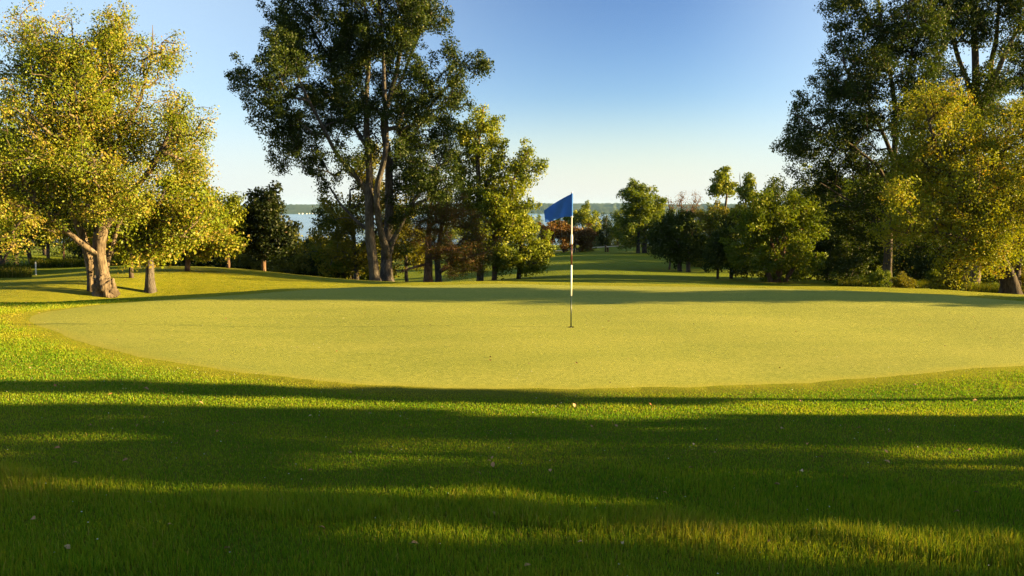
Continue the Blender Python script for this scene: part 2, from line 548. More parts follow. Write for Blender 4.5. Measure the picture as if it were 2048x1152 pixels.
t = NT('hill_cover')
geo = t.n('ShaderNodeNewGeometry').outputs['Position']
mp = t.n('ShaderNodeMapping'); mp.inputs['Scale'].default_value = (0.5, 0.35, 2.0); t.l(geo, mp.inputs[0])
n1 = t.noise(mp.outputs[0], 0.012, 5, 0.62); n2 = t.noise(geo, 0.09, 4, 0.7)
c = t.ramp(n1, [(0.46, (0.012, 0.024, 0.014)), (0.56, (0.022, 0.036, 0.020)), (0.62, (0.070, 0.088, 0.038)), (0.75, (0.10, 0.11, 0.05))])
c = t.mix(0.4, c, t.ramp(n2, [(0.35, (0.008, 0.016, 0.010)), (0.65, (0.07, 0.08, 0.035))]))
M['hill'] = t.done(t.principled(c, 0.95, 0.05).outputs[0])

t = NT('pale_ground')
geo = t.n('ShaderNodeNewGeometry').outputs['Position']
n1 = t.noise(geo, 9, 5, 0.7)
M['streak'] = t.done(t.principled(t.ramp(n1, [(0.3, (0.24, 0.21, 0.15)), (0.7, (0.36, 0.32, 0.24))]), 0.95, 0.1).outputs[0])

# ground: one polar sheet round the camera, finer in front
az = np.concatenate([np.linspace(-math.pi, -0.8, 70, endpoint=False), np.linspace(-0.8, 0.8, 300), np.linspace(0.8, math.pi, 70)[1:]])
ringr = np.concatenate([np.geomspace(0.4, 6, 34), np.arange(6.2, 30, 0.2), np.geomspace(30, 3000, 120)])
AZ, RR = np.meshgrid(az, ringr, indexing='ij')
gx, gy = (RR * np.sin(AZ)).ravel(), (RR * np.cos(AZ)).ravel()
sd = green_sd(gx, gy)
gz = H(gx, gy)
gz = gz - 0.25 * smooth(-(sd + 0.30) / 0.5)
rr_ = np.hypot(gx, gy)
thatch_shade = smooth((11 - rr_) / 3.0) * 0.6 * (sd > 0)  # ground colour darkened under the blades so gaps look shaded
na, nr_ = len(az), len(ringr)
ii = np.arange(na * nr_).reshape(na, nr_)
fq = np.stack([ii[:-1, :-1], ii[:-1, 1:], ii[1:, 1:], ii[1:, :-1]], -1).reshape(-1, 4)[:, ::-1]
gv = np.stack([gx, gy, gz], -1)
cap = np.concatenate([ii[:-1, 0]])
gv = np.vstack([gv, [[0, 0, Hs(0, 0)]]])
capf = np.stack([np.full(na - 1, len(gv) - 1), ii[1:, 0], ii[:-1, 0]], -1)
tag(mesh_obj('ground', gv, [fq, capf], M['lawn'], smooth_shade=True, attrs={'thatch_shade': ('POINT', np.append(thatch_shade, 0.6)), 'dry': ('POINT', np.append(smooth((37 - rr_) / 5.0), 1.0))}), kind='structure')

# putting green, polar about the cup so the hole is a real hole
th = np.linspace(-math.pi, math.pi, 1201)
fr = np.concatenate([[0.0], np.geomspace(0.008, 1, 90)])
R0 = 0.054
TH, FR = np.meshgrid(th[:-1], fr, indexing='ij')
GR = R0 + (green_r(TH) - R0) * FR
x_, y_ = HOLE[0] + GR * np.cos(TH), HOLE[1] + GR * np.sin(TH)
collar = smooth(1 - (green_r(TH) - GR) / 0.28)
z_ = H(x_.ravel(), y_.ravel()) + 0.012 - 0.017 * collar.ravel()
ii = np.arange(x_.size).reshape(x_.shape)
ii = np.vstack([ii, ii[:1]])
fq = np.stack([ii[:-1, :-1], ii[:-1, 1:], ii[1:, 1:], ii[1:, :-1]], -1).reshape(-1, 4)
fq = fq[:, ::-1] if True else fq
# skirt that closes the edge down to the ground
gob = mesh_obj('putting_green_ground', np.stack([x_.ravel(), y_.ravel(), z_], -1), fq[:, ::-1], M['green_turf'], smooth_shade=True, attrs={'collar': ('POINT', collar.ravel())})
tag(gob, kind='structure')

# lake
lr = np.geomspace(250, 5200, 40); la = np.linspace(-1.2, 1.2, 60)
AZ, RR = np.meshgrid(la, lr, indexing='ij')
ii = np.arange(AZ.size).reshape(AZ.shape)
tag(mesh_obj('lake_water', np.stack([(RR * np.sin(AZ)).ravel(), (RR * np.cos(AZ)).ravel(), np.full(AZ.size, LAKE_Z)], -1),
             np.stack([ii[:-1, :-1], ii[1:, :-1], ii[1:, 1:], ii[:-1, 1:]], -1).reshape(-1, 4)[:, ::-1], M['lake']), kind='structure')

# far shore: a low ridge of woods and fields over the water
ha = np.linspace(-1.15, 1.15, 1200)
prof = [(0, -2), (4, 1.0), (30, 5), (120, 9), (220, 14), (340, 21), (460, 27), (560, 30), (700, 30.5), (1100, 27), (1500, 22)]
V = []
hr = np.random.default_rng(3)
for i, a in enumerate(ha):
    D = 2420 + 60 * math.sin(a * 9) + 30 * math.sin(a * 31 + 1)
    hk = 1.0 + 0.10 * math.sin(a * 7 + 0.6) + 0.05 * math.sin(a * 23) - 0.10 * a
    for j, (s, z) in enumerate(prof):
        b = 0.0
        if j >= 2: b = max(0, hr.normal(0.6, 1.4)) * (1 + 0.6 * math.sin(a * 60)) * (1.0 if j < 7 else 0.9)
        V.append(((D + s) * math.sin(a), (D + s) * math.cos(a), LAKE_Z + z * hk + b))
ii = np.arange(len(V)).reshape(len(ha), len(prof))
tag(mesh_obj('hills', V, np.stack([ii[:-1, :-1], ii[:-1, 1:], ii[1:, 1:], ii[1:, :-1]], -1).reshape(-1, 4)[:, ::-1], M['hill'], smooth_shade=False), kind='structure')


def strip(name, pl, width, mat, up=0.012):
    """A path laid on the ground along world points."""
    pl = np.asarray(pl, float)
    L = np.concatenate([[0], np.cumsum(np.linalg.norm(np.diff(pl, axis=0), axis=1))])
    s = np.linspace(0, L[-1], 90)
    q = np.stack([np.interp(s, L, pl[:, k]) for k in range(2)], -1)
    for _ in range(12): q[1:-1] = 0.25 * q[:-2] + 0.5 * q[1:-1] + 0.25 * q[2:]
    tg = np.gradient(q, axis=0); tg /= np.linalg.norm(tg, axis=1)[:, None]
    nn = np.stack([-tg[:, 1], tg[:, 0]], -1)
    rows = []
    for k in np.linspace(-0.5, 0.5, 5):
        p_ = q + nn * width * k
        rows.append(np.column_stack([p_, H(p_[:, 0], p_[:, 1]) + up + 0.03 * (1 - abs(k * 2))]))
    v = np.stack(rows, 1); m = v.shape[1]
    ii = np.arange(v.shape[0] * m).reshape(-1, m)
    return tag(mesh_obj(name, v.reshape(-1, 3), np.stack([ii[:-1, :-1], ii[1:, :-1], ii[1:, 1:], ii[:-1, 1:]], -1).reshape(-1, 4)[:, ::-1], mat, smooth_shade=True), kind='structure')


strip('pale_streak', [P(1020, 503, 96)[:2], P(1140, 500, 100)[:2], P(1250, 493, 112)[:2], P(1330, 488, 120)[:2]], 2.0, M['streak'], 0.05)  # thin pale tan strip across the far fairway

# ------------------------------------------------------------------ the trees that frame the green
px_tree('silver_maple', 'big spreading maple with a gnarled swollen base and pale left limb, golden in the sun', 'tree', 23.5, (205, 588),
    [(-1, [(205, 590, 0, 18), (206, 580, 0, 17), (205, 563, 0, 14), (197, 532, 0, 12.5), (189, 502, 0, 12), (194, 440, 0, 12), (212, 340, 0.3, 9), (225, 220, .5, 6), (235, 90, .5, 2.5)]),
     (0, [(190, 508, -.1, 6.5), (150, 478, -.4, 5.5), (100, 430, -.6, 4.8), (60, 395, -.7, 4), (20, 360, -.8, 3.2), (-25, 325, -.8, 2)]),
     (-1, [(184, 590, .45, 8), (183, 560, .45, 7), (179, 518, .35, 9), (160, 450, .4, 7), (130, 350, .6, 5), (90, 200, .8, 3), (80, 90, .8, 2)]),
     (0, [(196, 470, .2, 8), (250, 400, .3, 6.5), (310, 320, .3, 5), (350, 230, .2, 3)]),
     (0, [(205, 390, -.3, 6), (160, 280, -.8, 5), (140, 160, -.9, 3)]),
     (0, [(215, 330, .4, 5), (270, 220, .5, 4), (300, 110, .5, 2), (305, 50, .5, 1.2)]),
     (-1, [(215, 588, .5, 6.5), (213, 545, .5, 5.5), (214, 500, .5, 5), (240, 430, .5, 4), (280, 380, .6, 2.5)])],
    [(150, 110, 120, 85), (90, 240, 130, 140, -.3), (230, 230, 140, 140), (170, 370, 170, 110, -.2), (330, 300, 75, 95), (25, 400, 60, 90, -.6), (230, 60, 40, 45),
     (300, 110, 45, 60, 0, .35), (345, 110, 30, 35, 0, .25), (300, 420, 110, 70, .2), (375, 250, 35, 50), (390, 370, 35, 50), (60, 100, 55, 70, 0, .9), (105, 75, 60, 50), (175, 55, 55, 42), (45, 60, 40, 42, 0, .8), (-30, 300, 60, 150), (230, 480, 80, 35, .1, .7), (130, 470, 60, 40, 1.2, .6), (15, 470, 30, 35, -.8, .6)],
    'maple', 'bark_tan', 2500, 56, 0.064, 0.38, seed=3, gap=0.38, droop=0.6, gscale=0.7, tip_r=0.010)

def gnarl(root, px, py, d, size, seed, name, bark):
    r = np.random.default_rng(seed)
    c = P(px, py, d) - np.array(root.location)
    bm_ = bmesh.new(); bmesh.ops.create_icosphere(bm_, subdivisions=4, radius=1.0)
    ph = r.uniform(0, 6.28, 6)
    for v in bm_.verts:
        q = v.co.copy()
        f = 1 + 0.16 * math.sin(5 * q.x + 3 * q.z + ph[0]) + 0.13 * math.sin(7 * q.z - 4 * q.y + ph[1]) + 0.09 * math.sin(11 * q.x - 9 * q.z + ph[2]) + 0.06 * math.sin(17 * q.y + 13 * q.z + ph[3])
        v.co = Vector((c[0] + q.x * f * size[0], c[1] + q.y * f * size[1], c[2] + q.z * f * size[2]))
    me = bpy.data.meshes.new(name); bm_.to_mesh(me); bm_.free(); me.materials.append(M[bark])
    for p_ in me.polygons: p_.use_smooth = True
    o = bpy.data.objects.new(name, me); COL.objects.link(o); o.parent = root
    return o


def stub(root, pl, d, seed, name, bark):
    k = d / F
    w = np.array([P(q[0], q[1], d + q[2]) for q in pl]) - np.array(root.location)
    w[0][2] -= .15
    n = len(w); s_ = np.linspace(0, n - 1, n * 5); q = np.stack([np.interp(s_, np.arange(n), w[:, i]) for i in range(3)], -1)
    rr = np.interp(s_, np.arange(n), [z[3] * k for z in pl]) * (1 + 0.13 * np.sin(np.arange(n * 5) * 1.9 + seed))
    v, f = tubes(list(q), [-1] + list(range(n * 5 - 1)), list(rr))
    o = mesh_obj(name, v, f, M[bark], root, smooth_shade=True)
    return o


mp_ = bpy.data.objects['silver_maple']
gnarl(mp_, 208, 578, 23.2, (.27, .24, .34), 4, 'burl', 'bark_tan')
gnarl(mp_, 220, 583, 23.3, (.20, .2, .24), 5, 'burl', 'bark_tan')
gnarl(mp_, 200, 566, 23.25, (.15, .14, .22), 6, 'burl', 'bark_tan')
stub(mp_, [(219, 589, -.1, 6), (219, 570, -.1, 5), (219.5, 558, -.1, 4), (219, 555, -.1, 1.5)], 23.4, 2, 'broken_stub', 'bark_tan')
stub(mp_, [(226, 589, -.1, 5.5), (226, 572, -.1, 4.5), (225.5, 559, -.1, 3.6), (226, 556, -.1, 1.2)], 23.4, 3, 'broken_stub', 'bark_tan')

px_tree('maple_tree', 'leaning young tree with a bare dark trunk just right of the gnarled maple', 'tree', 25, (300, 584),
    [(-1, [(301, 586, 0, 10), (299, 560, 0, 8.5), (296, 535, 0, 8), (291, 505, 0, 7), (300, 460, 0, 5), (330, 380, 0, 3)]), (0, [(294, 518, 0, 5), (320, 490, 0, 4), (370, 450, 0, 2)])],
    [(320, 430, 85, 55, .3), (270, 480, 55, 35), (345, 475, 60, 35), (390, 420, 40, 60, .3)], 'maple', 'bark_grey', 260, 40, 0.105, 0.42, seed=8, gap=0.3, droop=0.6)
px_tree('maple_tree', 'thin dark trunk under low foliage between the gnarled maple and the leaning young tree', 'tree', 26.5, (262, 555),
    [(-1, [(263, 558, 0, 5), (260, 520, 0, 4), (257, 490, 0, 3.5), (250, 440, 0, 2.5)])], [(250, 470, 50, 35), (275, 440, 40, 50)], 'green', 'bark_dark', 90, 40, 0.11, 0.42, seed=9)
px_tree('maple_tree', 'round yellow-green tree on a straight pinkish trunk standing on the left bank', 'tree', 28.5, (374, 545),
    [(-1, [(374, 546, 0, 6), (373, 515, 0, 5), (373, 480, 0, 4.5), (375, 400, 0, 3), (372, 360, 0, 2)]), (0, [(374, 480, 0, 3), (410, 420, 0, 2)]), (0, [(374, 490, 0, 3), (335, 430, 0, 2)])],
    [(375, 410, 60, 60), (335, 455, 45, 45), (420, 440, 45, 50), (375, 485, 60, 25), (440, 470, 30, 40)], 'maple', 'bark_pink', 300, 48, 0.10, 0.42, seed=10, gap=0.3)
px_tree('maple_tree', 'slim pale trunk with thin yellow-green crown left of the round dark tree', 'tree', 30.5, (456, 537),
    [(-1, [(456, 539, 0, 3.5), (455, 500, 0, 3), (450, 440, 0, 2)])], [(430, 430, 45, 45), (448, 470, 30, 40), (450, 410, 22, 25)], 'poplar', 'bark_pink', 130, 44, 0.10, 0.4, seed=12)
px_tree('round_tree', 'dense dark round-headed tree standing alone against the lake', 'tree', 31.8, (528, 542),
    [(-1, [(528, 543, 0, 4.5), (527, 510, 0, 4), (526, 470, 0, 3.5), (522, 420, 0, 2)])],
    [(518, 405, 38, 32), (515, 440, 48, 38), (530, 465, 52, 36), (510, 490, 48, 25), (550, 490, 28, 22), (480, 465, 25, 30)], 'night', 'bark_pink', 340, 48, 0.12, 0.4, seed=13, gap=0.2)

px_tree('cottonwood', 'tall dark cottonwood with two grey trunks that fork low behind the green', 'tree', 36, (765, 566),
    [(-1, [(753, 568, 0, 11.5), (752, 545, 0, 10.1), (749, 500, 0, 9.7), (744, 450, 0, 9.0), (741, 400, 0, 8.3), (738, 330, 0, 6.5), (733, 220, 0, 5.1), (727, 110, 0, 3.6), (715, 0, 0, 2.5), (705, -120, 0, 1.5)]),
     (-1, [(777, 568, .5, 13.8), (776, 540, .5, 12.3), (777, 505, .5, 11.2), (779, 440, .5, 8.7), (782, 360, .6, 7.9), (785, 300, .7, 7.2), (773, 250, .7, 6.1), (788, 170, .8, 5.1), (800, 70, .8, 3.6), (812, -40, .8, 2.5), (815, -140, .8, 1.5)]),
     (1, [(776, 505, .3, 7.9), (764, 470, 0, 6.5), (756, 420, -.3, 6.1), (750, 370, -.5, 5.8), (757, 300, -.5, 5.1), (763, 200, -.4, 4.0), (766, 80, -.4, 2.9), (760, -40, -.4, 2.1)]),
     (1, [(779, 505, .4, 5.8), (795, 470, .2, 5.1), (812, 430, 0, 4.3), (850, 370, -.2, 2.9), (885, 310, -.3, 1.8)]),
     (0, [(741, 402, 0, 5.8), (722, 372, -.3, 5.1), (696, 335, -.7, 4.3), (665, 290, -1.2, 3.6), (630, 220, -1.5, 2.9), (590, 140, -1.7, 1.8)]),
     (0, [(742, 465, .2, 4.0), (712, 442, .4, 3.3), (688, 415, .6, 2.5), (660, 375, .8, 1.8)]),
     (1, [(783, 330, .6, 5.1), (830, 270, .9, 3.6), (880, 190, 1.1, 2.9), (930, 130, 1.2, 1.8)]),
     (0, [(737, 300, 0, 4.3), (690, 210, .6, 3.6), (650, 110, .9, 2.9), (610, 30, 1, 1.8)]),
     (1, [(786, 190, .8, 3.6), (830, 100, .9, 2.9), (865, 20, 1, 2.1)])],
    [(640, 60, 95, 85), (760, 20, 105, 85), (850, 30, 60, 80), (560, 150, 80, 62), (620, 235, 85, 70), (735, 160, 110, 110), (880, 170, 70, 65), (935, 130, 48, 45),
     (595, 305, 65, 48), (850, 290, 75, 85, -.6), (840, 390, 65, 65, -.6), (690, 320, 60, 55, .3, .5), (640, 365, 45, 30, 0, .6), (770, -90, 130, 90), (620, -50, 75, 60), (860, -60, 60, 60),
     (570, 50, 40, 60), (500, 170, 32, 40), (880, 350, 40, 50, -.6), (545, 215, 45, 40), (690, 215, 60, 50), (600, 255, 50, 40), (690, 110, 60, 50), (810, 215, 60, 50), (730, 60, 55, 50), (790, 110, 50, 50), (580, 100, 50, 50), (830, 330, 45, 45, -.5), (560, 260, 35, 30), (640, 440, 25, 25, .3, .5), (800, 470, 25, 30, -.3, .3), (780, 280, 60, 60, -.5, .6)],
    'cotton', 'bark_grey', 3700, 56, 0.092, 0.36, seed=21, gap=0.22, spray=0.7, gscale=0.8, tip_r=0.0075, droop=0.3)

px_tree('cottonwood', 'low golden tree showing between and left of the dark grey cottonwood trunks', 'tree', 42, (712, 560),
    [(-1, [(712, 565, 0, 6), (712, 520, 0, 5), (705, 450, 0, 4), (700, 380, 0, 2)]), (0, [(712, 510, 0, 4), (770, 440, 0, 2)])],
    [(690, 420, 55, 55), (745, 350, 45, 60), (655, 480, 45, 40), (705, 495, 50, 35), (760, 430, 50, 60), (680, 530, 40, 20), (730, 530, 30, 18)], 'golden', 'bark_grey', 420, 42, 0.13, 0.48, seed=22, gap=0.35)
px_tree('cottonwood', 'low yellow-green tree just right of the cottonwood trunks, beside the reddish pine', 'tree', 43, (815, 560),
    [(-1, [(815, 564, 0, 4), (812, 520, 0, 3.5), (808, 470, 0, 2.5)])], [(805, 490, 45, 35), (830, 515, 40, 22), (800, 440, 40, 40), (790, 530, 25, 18)], 'golden', 'bark_grey', 190, 42, 0.13, 0.45, seed=23)

px_tree('poplar_tree', 'tall narrow sunlit poplar rising right of the dark cottonwood', 'tree', 46, (962, 560),
    [(-1, [(960, 565, 0, 7), (958, 500, 0, 6), (958, 400, 0, 5), (962, 300, 0, 4), (967, 215, 0, 1.5)]), (0, [(958, 470, 0, 4), (930, 400, 0, 3), (915, 330, 0, 2)]), (0, [(958, 420, 0, 3), (985, 350, 0, 2), (1000, 290, 0, 1)])],
    [(965, 235, 28, 48), (975, 300, 42, 50), (935, 300, 40, 50), (910, 255, 30, 35), (950, 370, 70, 60), (925, 440, 60, 60), (985, 430, 45, 60), (950, 500, 60, 45), (1000, 345, 22, 40)],
    'poplar', 'bark_tan', 620, 44, 0.13, 0.45, seed=24, gap=0.33, up=0.1)
px_tree('poplar_tree', 'shorter poplar leaning right with a pale trunk, front of the tall narrow poplar', 'tree', 45, (988, 560),
    [(-1, [(988, 563, 0, 5), (984, 500, 0, 4.5), (995, 440, 0, 4), (1020, 380, 0, 3), (1045, 325, 0, 1.5)]), (0, [(986, 480, 0, 3), (965, 420, 0, 2)])],
    [(1040, 340, 34, 40), (1065, 350, 20, 30), (1015, 400, 42, 45), (985, 460, 48, 48), (1030, 450, 30, 35), (960, 520, 40, 25)], 'poplar', 'bark_pink', 360, 44, 0.13, 0.45, seed=25, gap=0.33)
px_tree('pine_tree', 'rusty half-browned pine with a lit reddish trunk behind the green', 'tree', 38, (858, 562),
    [(-1, [(858, 565, 0, 9), (858, 530, 0, 8), (860, 480, 0, 6), (862, 420, 0, 4), (866, 375, 0, 2)]), (0, [(858, 528, -.3, 3), (830, 532, -.8, 2.5), (800, 545, -1, 1.5)]), (0, [(860, 500, -.3, 3), (905, 500, -1, 2.5), (945, 495, -1.3, 1.5)]), (0, [(861, 450, 0, 3), (905, 430, -.6, 2), (940, 420, -.6, 1)])],
    [(870, 400, 38, 32), (890, 450, 55, 36), (915, 490, 62, 30), (885, 505, 55, 26), (935, 525, 45, 20), (905, 545, 35, 12), (840, 470, 25, 35)], 'pine', 'bark_pink', 420, 60, 0.12, 0.36, seed=26, gap=0.36, narrow=0.16, gscale=0.5, up=0)
px_tree('pine_tree', 'second brownish pine with a greyer trunk close right of the rusty pine', 'tree', 39.5, (878, 561),
    [(-1, [(878, 564, 0, 6.5), (878, 520, 0, 6), (880, 450, 0, 4), (885, 400, 0, 2)])], [(930, 450, 50, 40), (950, 500, 45, 32), (925, 540, 35, 18), (885, 420, 40, 40)], 'pine', 'bark_grey', 220, 56, 0.12, 0.36, seed=27, narrow=0.16, gscale=0.5, up=0)
px_tree('pine_tree', 'bushy dark pine with a short black trunk left of the fairway', 'tree', 45, (1038, 557),
    [(-1, [(1038, 560, 0, 4.5), (1038, 530, 0, 4), (1042, 480, 0, 3), (1046, 430, 0, 1.5)])],
    [(1046, 430, 30, 28), (1040, 470, 45, 32), (1062, 500, 38, 25), (1025, 505, 42, 28), (1075, 515, 22, 16), (1050, 530, 35, 14), (1010, 530, 30, 15)], 'poplar', 'bark_dark', 330, 46, 0.13, 0.42, seed=28, gap=0.3, gscale=0.6)

# ------------------------------------------------------------------ right-hand group
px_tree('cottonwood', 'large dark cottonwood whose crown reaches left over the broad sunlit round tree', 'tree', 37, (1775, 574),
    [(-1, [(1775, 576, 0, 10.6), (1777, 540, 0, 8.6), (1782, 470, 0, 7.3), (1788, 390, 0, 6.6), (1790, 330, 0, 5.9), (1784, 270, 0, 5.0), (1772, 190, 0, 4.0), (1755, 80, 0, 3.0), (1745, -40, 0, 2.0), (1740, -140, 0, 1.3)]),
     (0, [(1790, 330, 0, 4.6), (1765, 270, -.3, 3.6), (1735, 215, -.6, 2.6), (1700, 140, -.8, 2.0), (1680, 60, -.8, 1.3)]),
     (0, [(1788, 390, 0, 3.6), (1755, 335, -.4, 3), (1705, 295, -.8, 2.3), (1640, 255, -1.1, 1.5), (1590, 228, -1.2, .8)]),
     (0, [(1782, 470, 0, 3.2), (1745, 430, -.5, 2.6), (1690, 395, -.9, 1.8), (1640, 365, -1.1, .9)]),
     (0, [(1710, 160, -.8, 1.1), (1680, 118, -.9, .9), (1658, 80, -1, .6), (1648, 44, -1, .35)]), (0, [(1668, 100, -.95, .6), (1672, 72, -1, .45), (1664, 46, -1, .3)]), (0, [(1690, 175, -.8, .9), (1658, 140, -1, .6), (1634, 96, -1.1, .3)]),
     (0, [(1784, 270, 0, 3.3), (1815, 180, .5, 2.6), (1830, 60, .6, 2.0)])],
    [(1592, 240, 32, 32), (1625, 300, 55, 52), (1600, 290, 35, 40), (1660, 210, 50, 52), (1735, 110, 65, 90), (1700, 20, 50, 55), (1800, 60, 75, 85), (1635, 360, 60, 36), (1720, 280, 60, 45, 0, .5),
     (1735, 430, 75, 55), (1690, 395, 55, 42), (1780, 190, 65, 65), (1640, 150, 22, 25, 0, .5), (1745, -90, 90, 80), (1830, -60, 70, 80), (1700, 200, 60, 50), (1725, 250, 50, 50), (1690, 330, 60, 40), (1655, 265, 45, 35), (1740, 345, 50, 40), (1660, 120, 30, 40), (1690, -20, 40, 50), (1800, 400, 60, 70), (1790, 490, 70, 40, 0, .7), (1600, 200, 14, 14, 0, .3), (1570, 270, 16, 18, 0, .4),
     (1845, 250, 40, 55, -2.0), (1855, 150, 42, 60, -2.0), (1835, 335, 40, 45, -2.0), (1850, 50, 45, 60, -2.0), (1850, 405, 42, 42, -2.0)],  # mostly hidden lobes added to shade the forked cottonwood's trunks
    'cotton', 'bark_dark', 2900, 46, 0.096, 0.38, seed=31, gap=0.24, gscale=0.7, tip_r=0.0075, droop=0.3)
px_tree('cottonwood', 'tall cottonwood with pale sunlit upper limbs rising behind the orange maple', 'tree', 38.5, (1935, 574),
    [(-1, [(1935, 578, 0, 15), (1937, 500, 0, 13), (1943, 400, 0, 11), (1948, 290, 0, 9), (1950, 200, 0, 8), (1955, 100, 0, 6), (1950, 0, 0, 4.5), (1948, -120, 0, 2)]),
     (0, [(1946, 330, 0, 8), (1965, 250, -.3, 7), (1975, 180, -.5, 6), (2005, 120, -.7, 4.5), (2040, 50, -.8, 3)]),
     (0, [(1950, 200, 0, 5), (1910, 110, .4, 4), (1890, 0, .5, 3)]),
     (0, [(1975, 185, -.5, 5), (1990, 80, -.4, 4), (2000, -30, -.4, 2.5)]),
     (0, [(1944, 380, 0, 5), (1890, 300, .5, 4), (1860, 200, .8, 2.5)])],
    [(1890, 70, 70, 85), (1990, 40, 55, 75), (1945, 180, 60, 70), (1885, 190, 50, 60), (2045, 150, 35, 50), (1930, -80, 110, 80), (2060, -20, 60, 80), (1900, 300, 60, 60, 0, .5), (2000, 250, 50, 50, 0, .5), (2090, 100, 50, 100), (1960, 420, 80, 70, 0, .4)],
    'cotton', 'bark_tan', 2000, 46, 0.100, 0.40, seed=32, gap=0.28, gscale=0.7, tip_r=0.0075, droop=0.3)
px_tree('silver_maple', 'orange-gold maple heavy with seeds on a short hollow trunk at the right edge', 'tree', 28, (2022, 590),
    [(-1, [(2020, 593, 0, 22), (2018, 575, 0, 16), (2013, 550, 0, 13), (2000, 520, 0, 11), (1980, 480, -.2, 9), (1945, 430, -.4, 7), (1905, 360, -.6, 5), (1865, 280, -.8, 3.5), (1850, 210, -.8, 2)]),
     (-1, [(2032, 593, .15, 14), (2030, 570, .2, 11), (2032, 540, .3, 10), (2042, 480, .4, 8), (2055, 380, .5, 6), (2065, 280, .5, 3)]),
     (0, [(1985, 490, -.2, 7), (1930, 475, -.8, 5), (1880, 465, -1.2, 3.5), (1830, 465, -1.5, 2)]),
     (0, [(2000, 520, 0, 8), (1990, 440, .3, 6), (1985, 350, .4, 4.5), (1990, 270, .5, 3)])],
    [(1870, 270, 70, 80, -.4), (1975, 290, 85, 85), (1850, 390, 70, 75, -.8), (1945, 400, 100, 80, -.4), (2050, 380, 60, 120), (1825, 455, 62, 48, -1), (1915, 495, 75, 40, -.8), (1870, 195, 35, 42, -.3), (1895, 545, 35, 28, -1, .7),
     (2060, 490, 50, 50), (1985, 480, 60, 50, -.5), (2045, 250, 45, 60), (1790, 400, 35, 40, -1, .6), (2110, 400, 60, 120), (1830, 320, 40, 45, -.6)],
    'orange', 'bark_dark', 2100, 48, 0.072, 0.38, seed=33, gap=0.42, gscale=0.7, droop=0.6, tip_r=0.007)
px_tree('round_tree', 'broad sunlit round tree branching from the ground, right of the fairway', 'tree', 42, (1555, 569),
    [(-1, [(1555, 571, 0, 7), (1556, 545, 0, 6), (1565, 500, 0, 5), (1575, 440, 0, 3)]), (-1, [(1548, 571, 0, 5), (1535, 545, 0, 4.5), (1510, 500, 0, 3.5), (1500, 460, 0, 2)]), (-1, [(1562, 571, 0, 4.5), (1585, 545, 0, 4), (1610, 500, 0, 3)]), (0, [(1556, 540, 0, 4), (1535, 470, 0, 3), (1530, 420, 0, 2)])],
    [(1570, 420, 58, 36), (1600, 450, 55, 45), (1525, 445, 52, 40), (1560, 480, 75, 42), (1500, 500, 45, 45), (1590, 515, 52, 42), (1545, 535, 60, 28), (1640, 460, 25, 30, 0, .7)], 'green', 'bark_pink', 720, 48, 0.125, 0.42, seed=34, gap=0.3, gscale=0.6)
px_tree('round_tree', 'dark tree tucked against the left of the broad sunlit round tree', 'tree', 45, (1462, 560),
    [(-1, [(1462, 562, 0, 4), (1462, 530, 0, 3.5), (1465, 470, 0, 2)])], [(1470, 450, 35, 40), (1455, 490, 32, 40), (1475, 525, 32, 26)], 'dark', 'bark_dark', 230, 46, 0.13, 0.42, seed=35, gap=0.25)
px_tree('round_tree', 'small dark tree on a thin trunk at the fairway edge, leftmost of the right-hand clump', 'tree', 44, (1435, 558),
    [(-1, [(1435, 560, 0, 3), (1435, 530, 0, 2.5), (1437, 490, 0, 1.5)])], [(1440, 500, 22, 35), (1432, 525, 18, 20)], 'dark', 'bark_dark', 80, 46, 0.13, 0.4, seed=36, gap=0.2)
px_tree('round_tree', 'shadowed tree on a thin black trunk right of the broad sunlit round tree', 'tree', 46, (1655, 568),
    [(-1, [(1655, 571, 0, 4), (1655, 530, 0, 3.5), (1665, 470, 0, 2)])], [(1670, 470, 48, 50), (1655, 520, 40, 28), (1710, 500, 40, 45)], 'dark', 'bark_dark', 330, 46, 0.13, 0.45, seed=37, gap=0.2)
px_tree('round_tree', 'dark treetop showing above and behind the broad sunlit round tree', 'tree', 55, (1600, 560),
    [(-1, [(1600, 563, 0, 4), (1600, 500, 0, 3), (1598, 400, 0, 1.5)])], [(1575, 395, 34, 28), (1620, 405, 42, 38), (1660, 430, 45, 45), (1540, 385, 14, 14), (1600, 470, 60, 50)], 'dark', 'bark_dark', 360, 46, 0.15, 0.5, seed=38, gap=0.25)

# ------------------------------------------------------------------ along the fairway
px_tree('round_tree', 'first of three dark trees by the fairway, the thinnest trunk, nearest the tall spreading tree', 'tree', 58, (1339, 540),
    [(-1, [(1339, 542, 0, 2.5), (1339, 520, 0, 2), (1335, 470, 0, 1.5)])], [(1325, 470, 24, 32), (1335, 495, 28, 24)], 'dark', 'bark_dark', 150, 40, 0.16, 0.5, seed=41, gap=0.2)
px_tree('round_tree', 'middle of the three dark trees by the fairway, thick trunk', 'tree', 56, (1361, 543),
    [(-1, [(1361, 545, 0, 4.5), (1360, 520, 0, 3.8), (1355, 470, 0, 2)])], [(1350, 455, 30, 30), (1358, 490, 34, 30)], 'dark', 'bark_dark', 190, 40, 0.16, 0.5, seed=42, gap=0.2)
px_tree('round_tree', 'last of the three dark trees by the fairway, thick trunk beside a golden tree', 'tree', 55, (1378, 545),
    [(-1, [(1378, 547, 0, 4.5), (1377, 520, 0, 3.8), (1378, 480, 0, 2)])], [(1375, 465, 28, 32), (1385, 495, 26, 26)], 'dark', 'bark_dark', 180, 40, 0.16, 0.5, seed=43, gap=0.2)
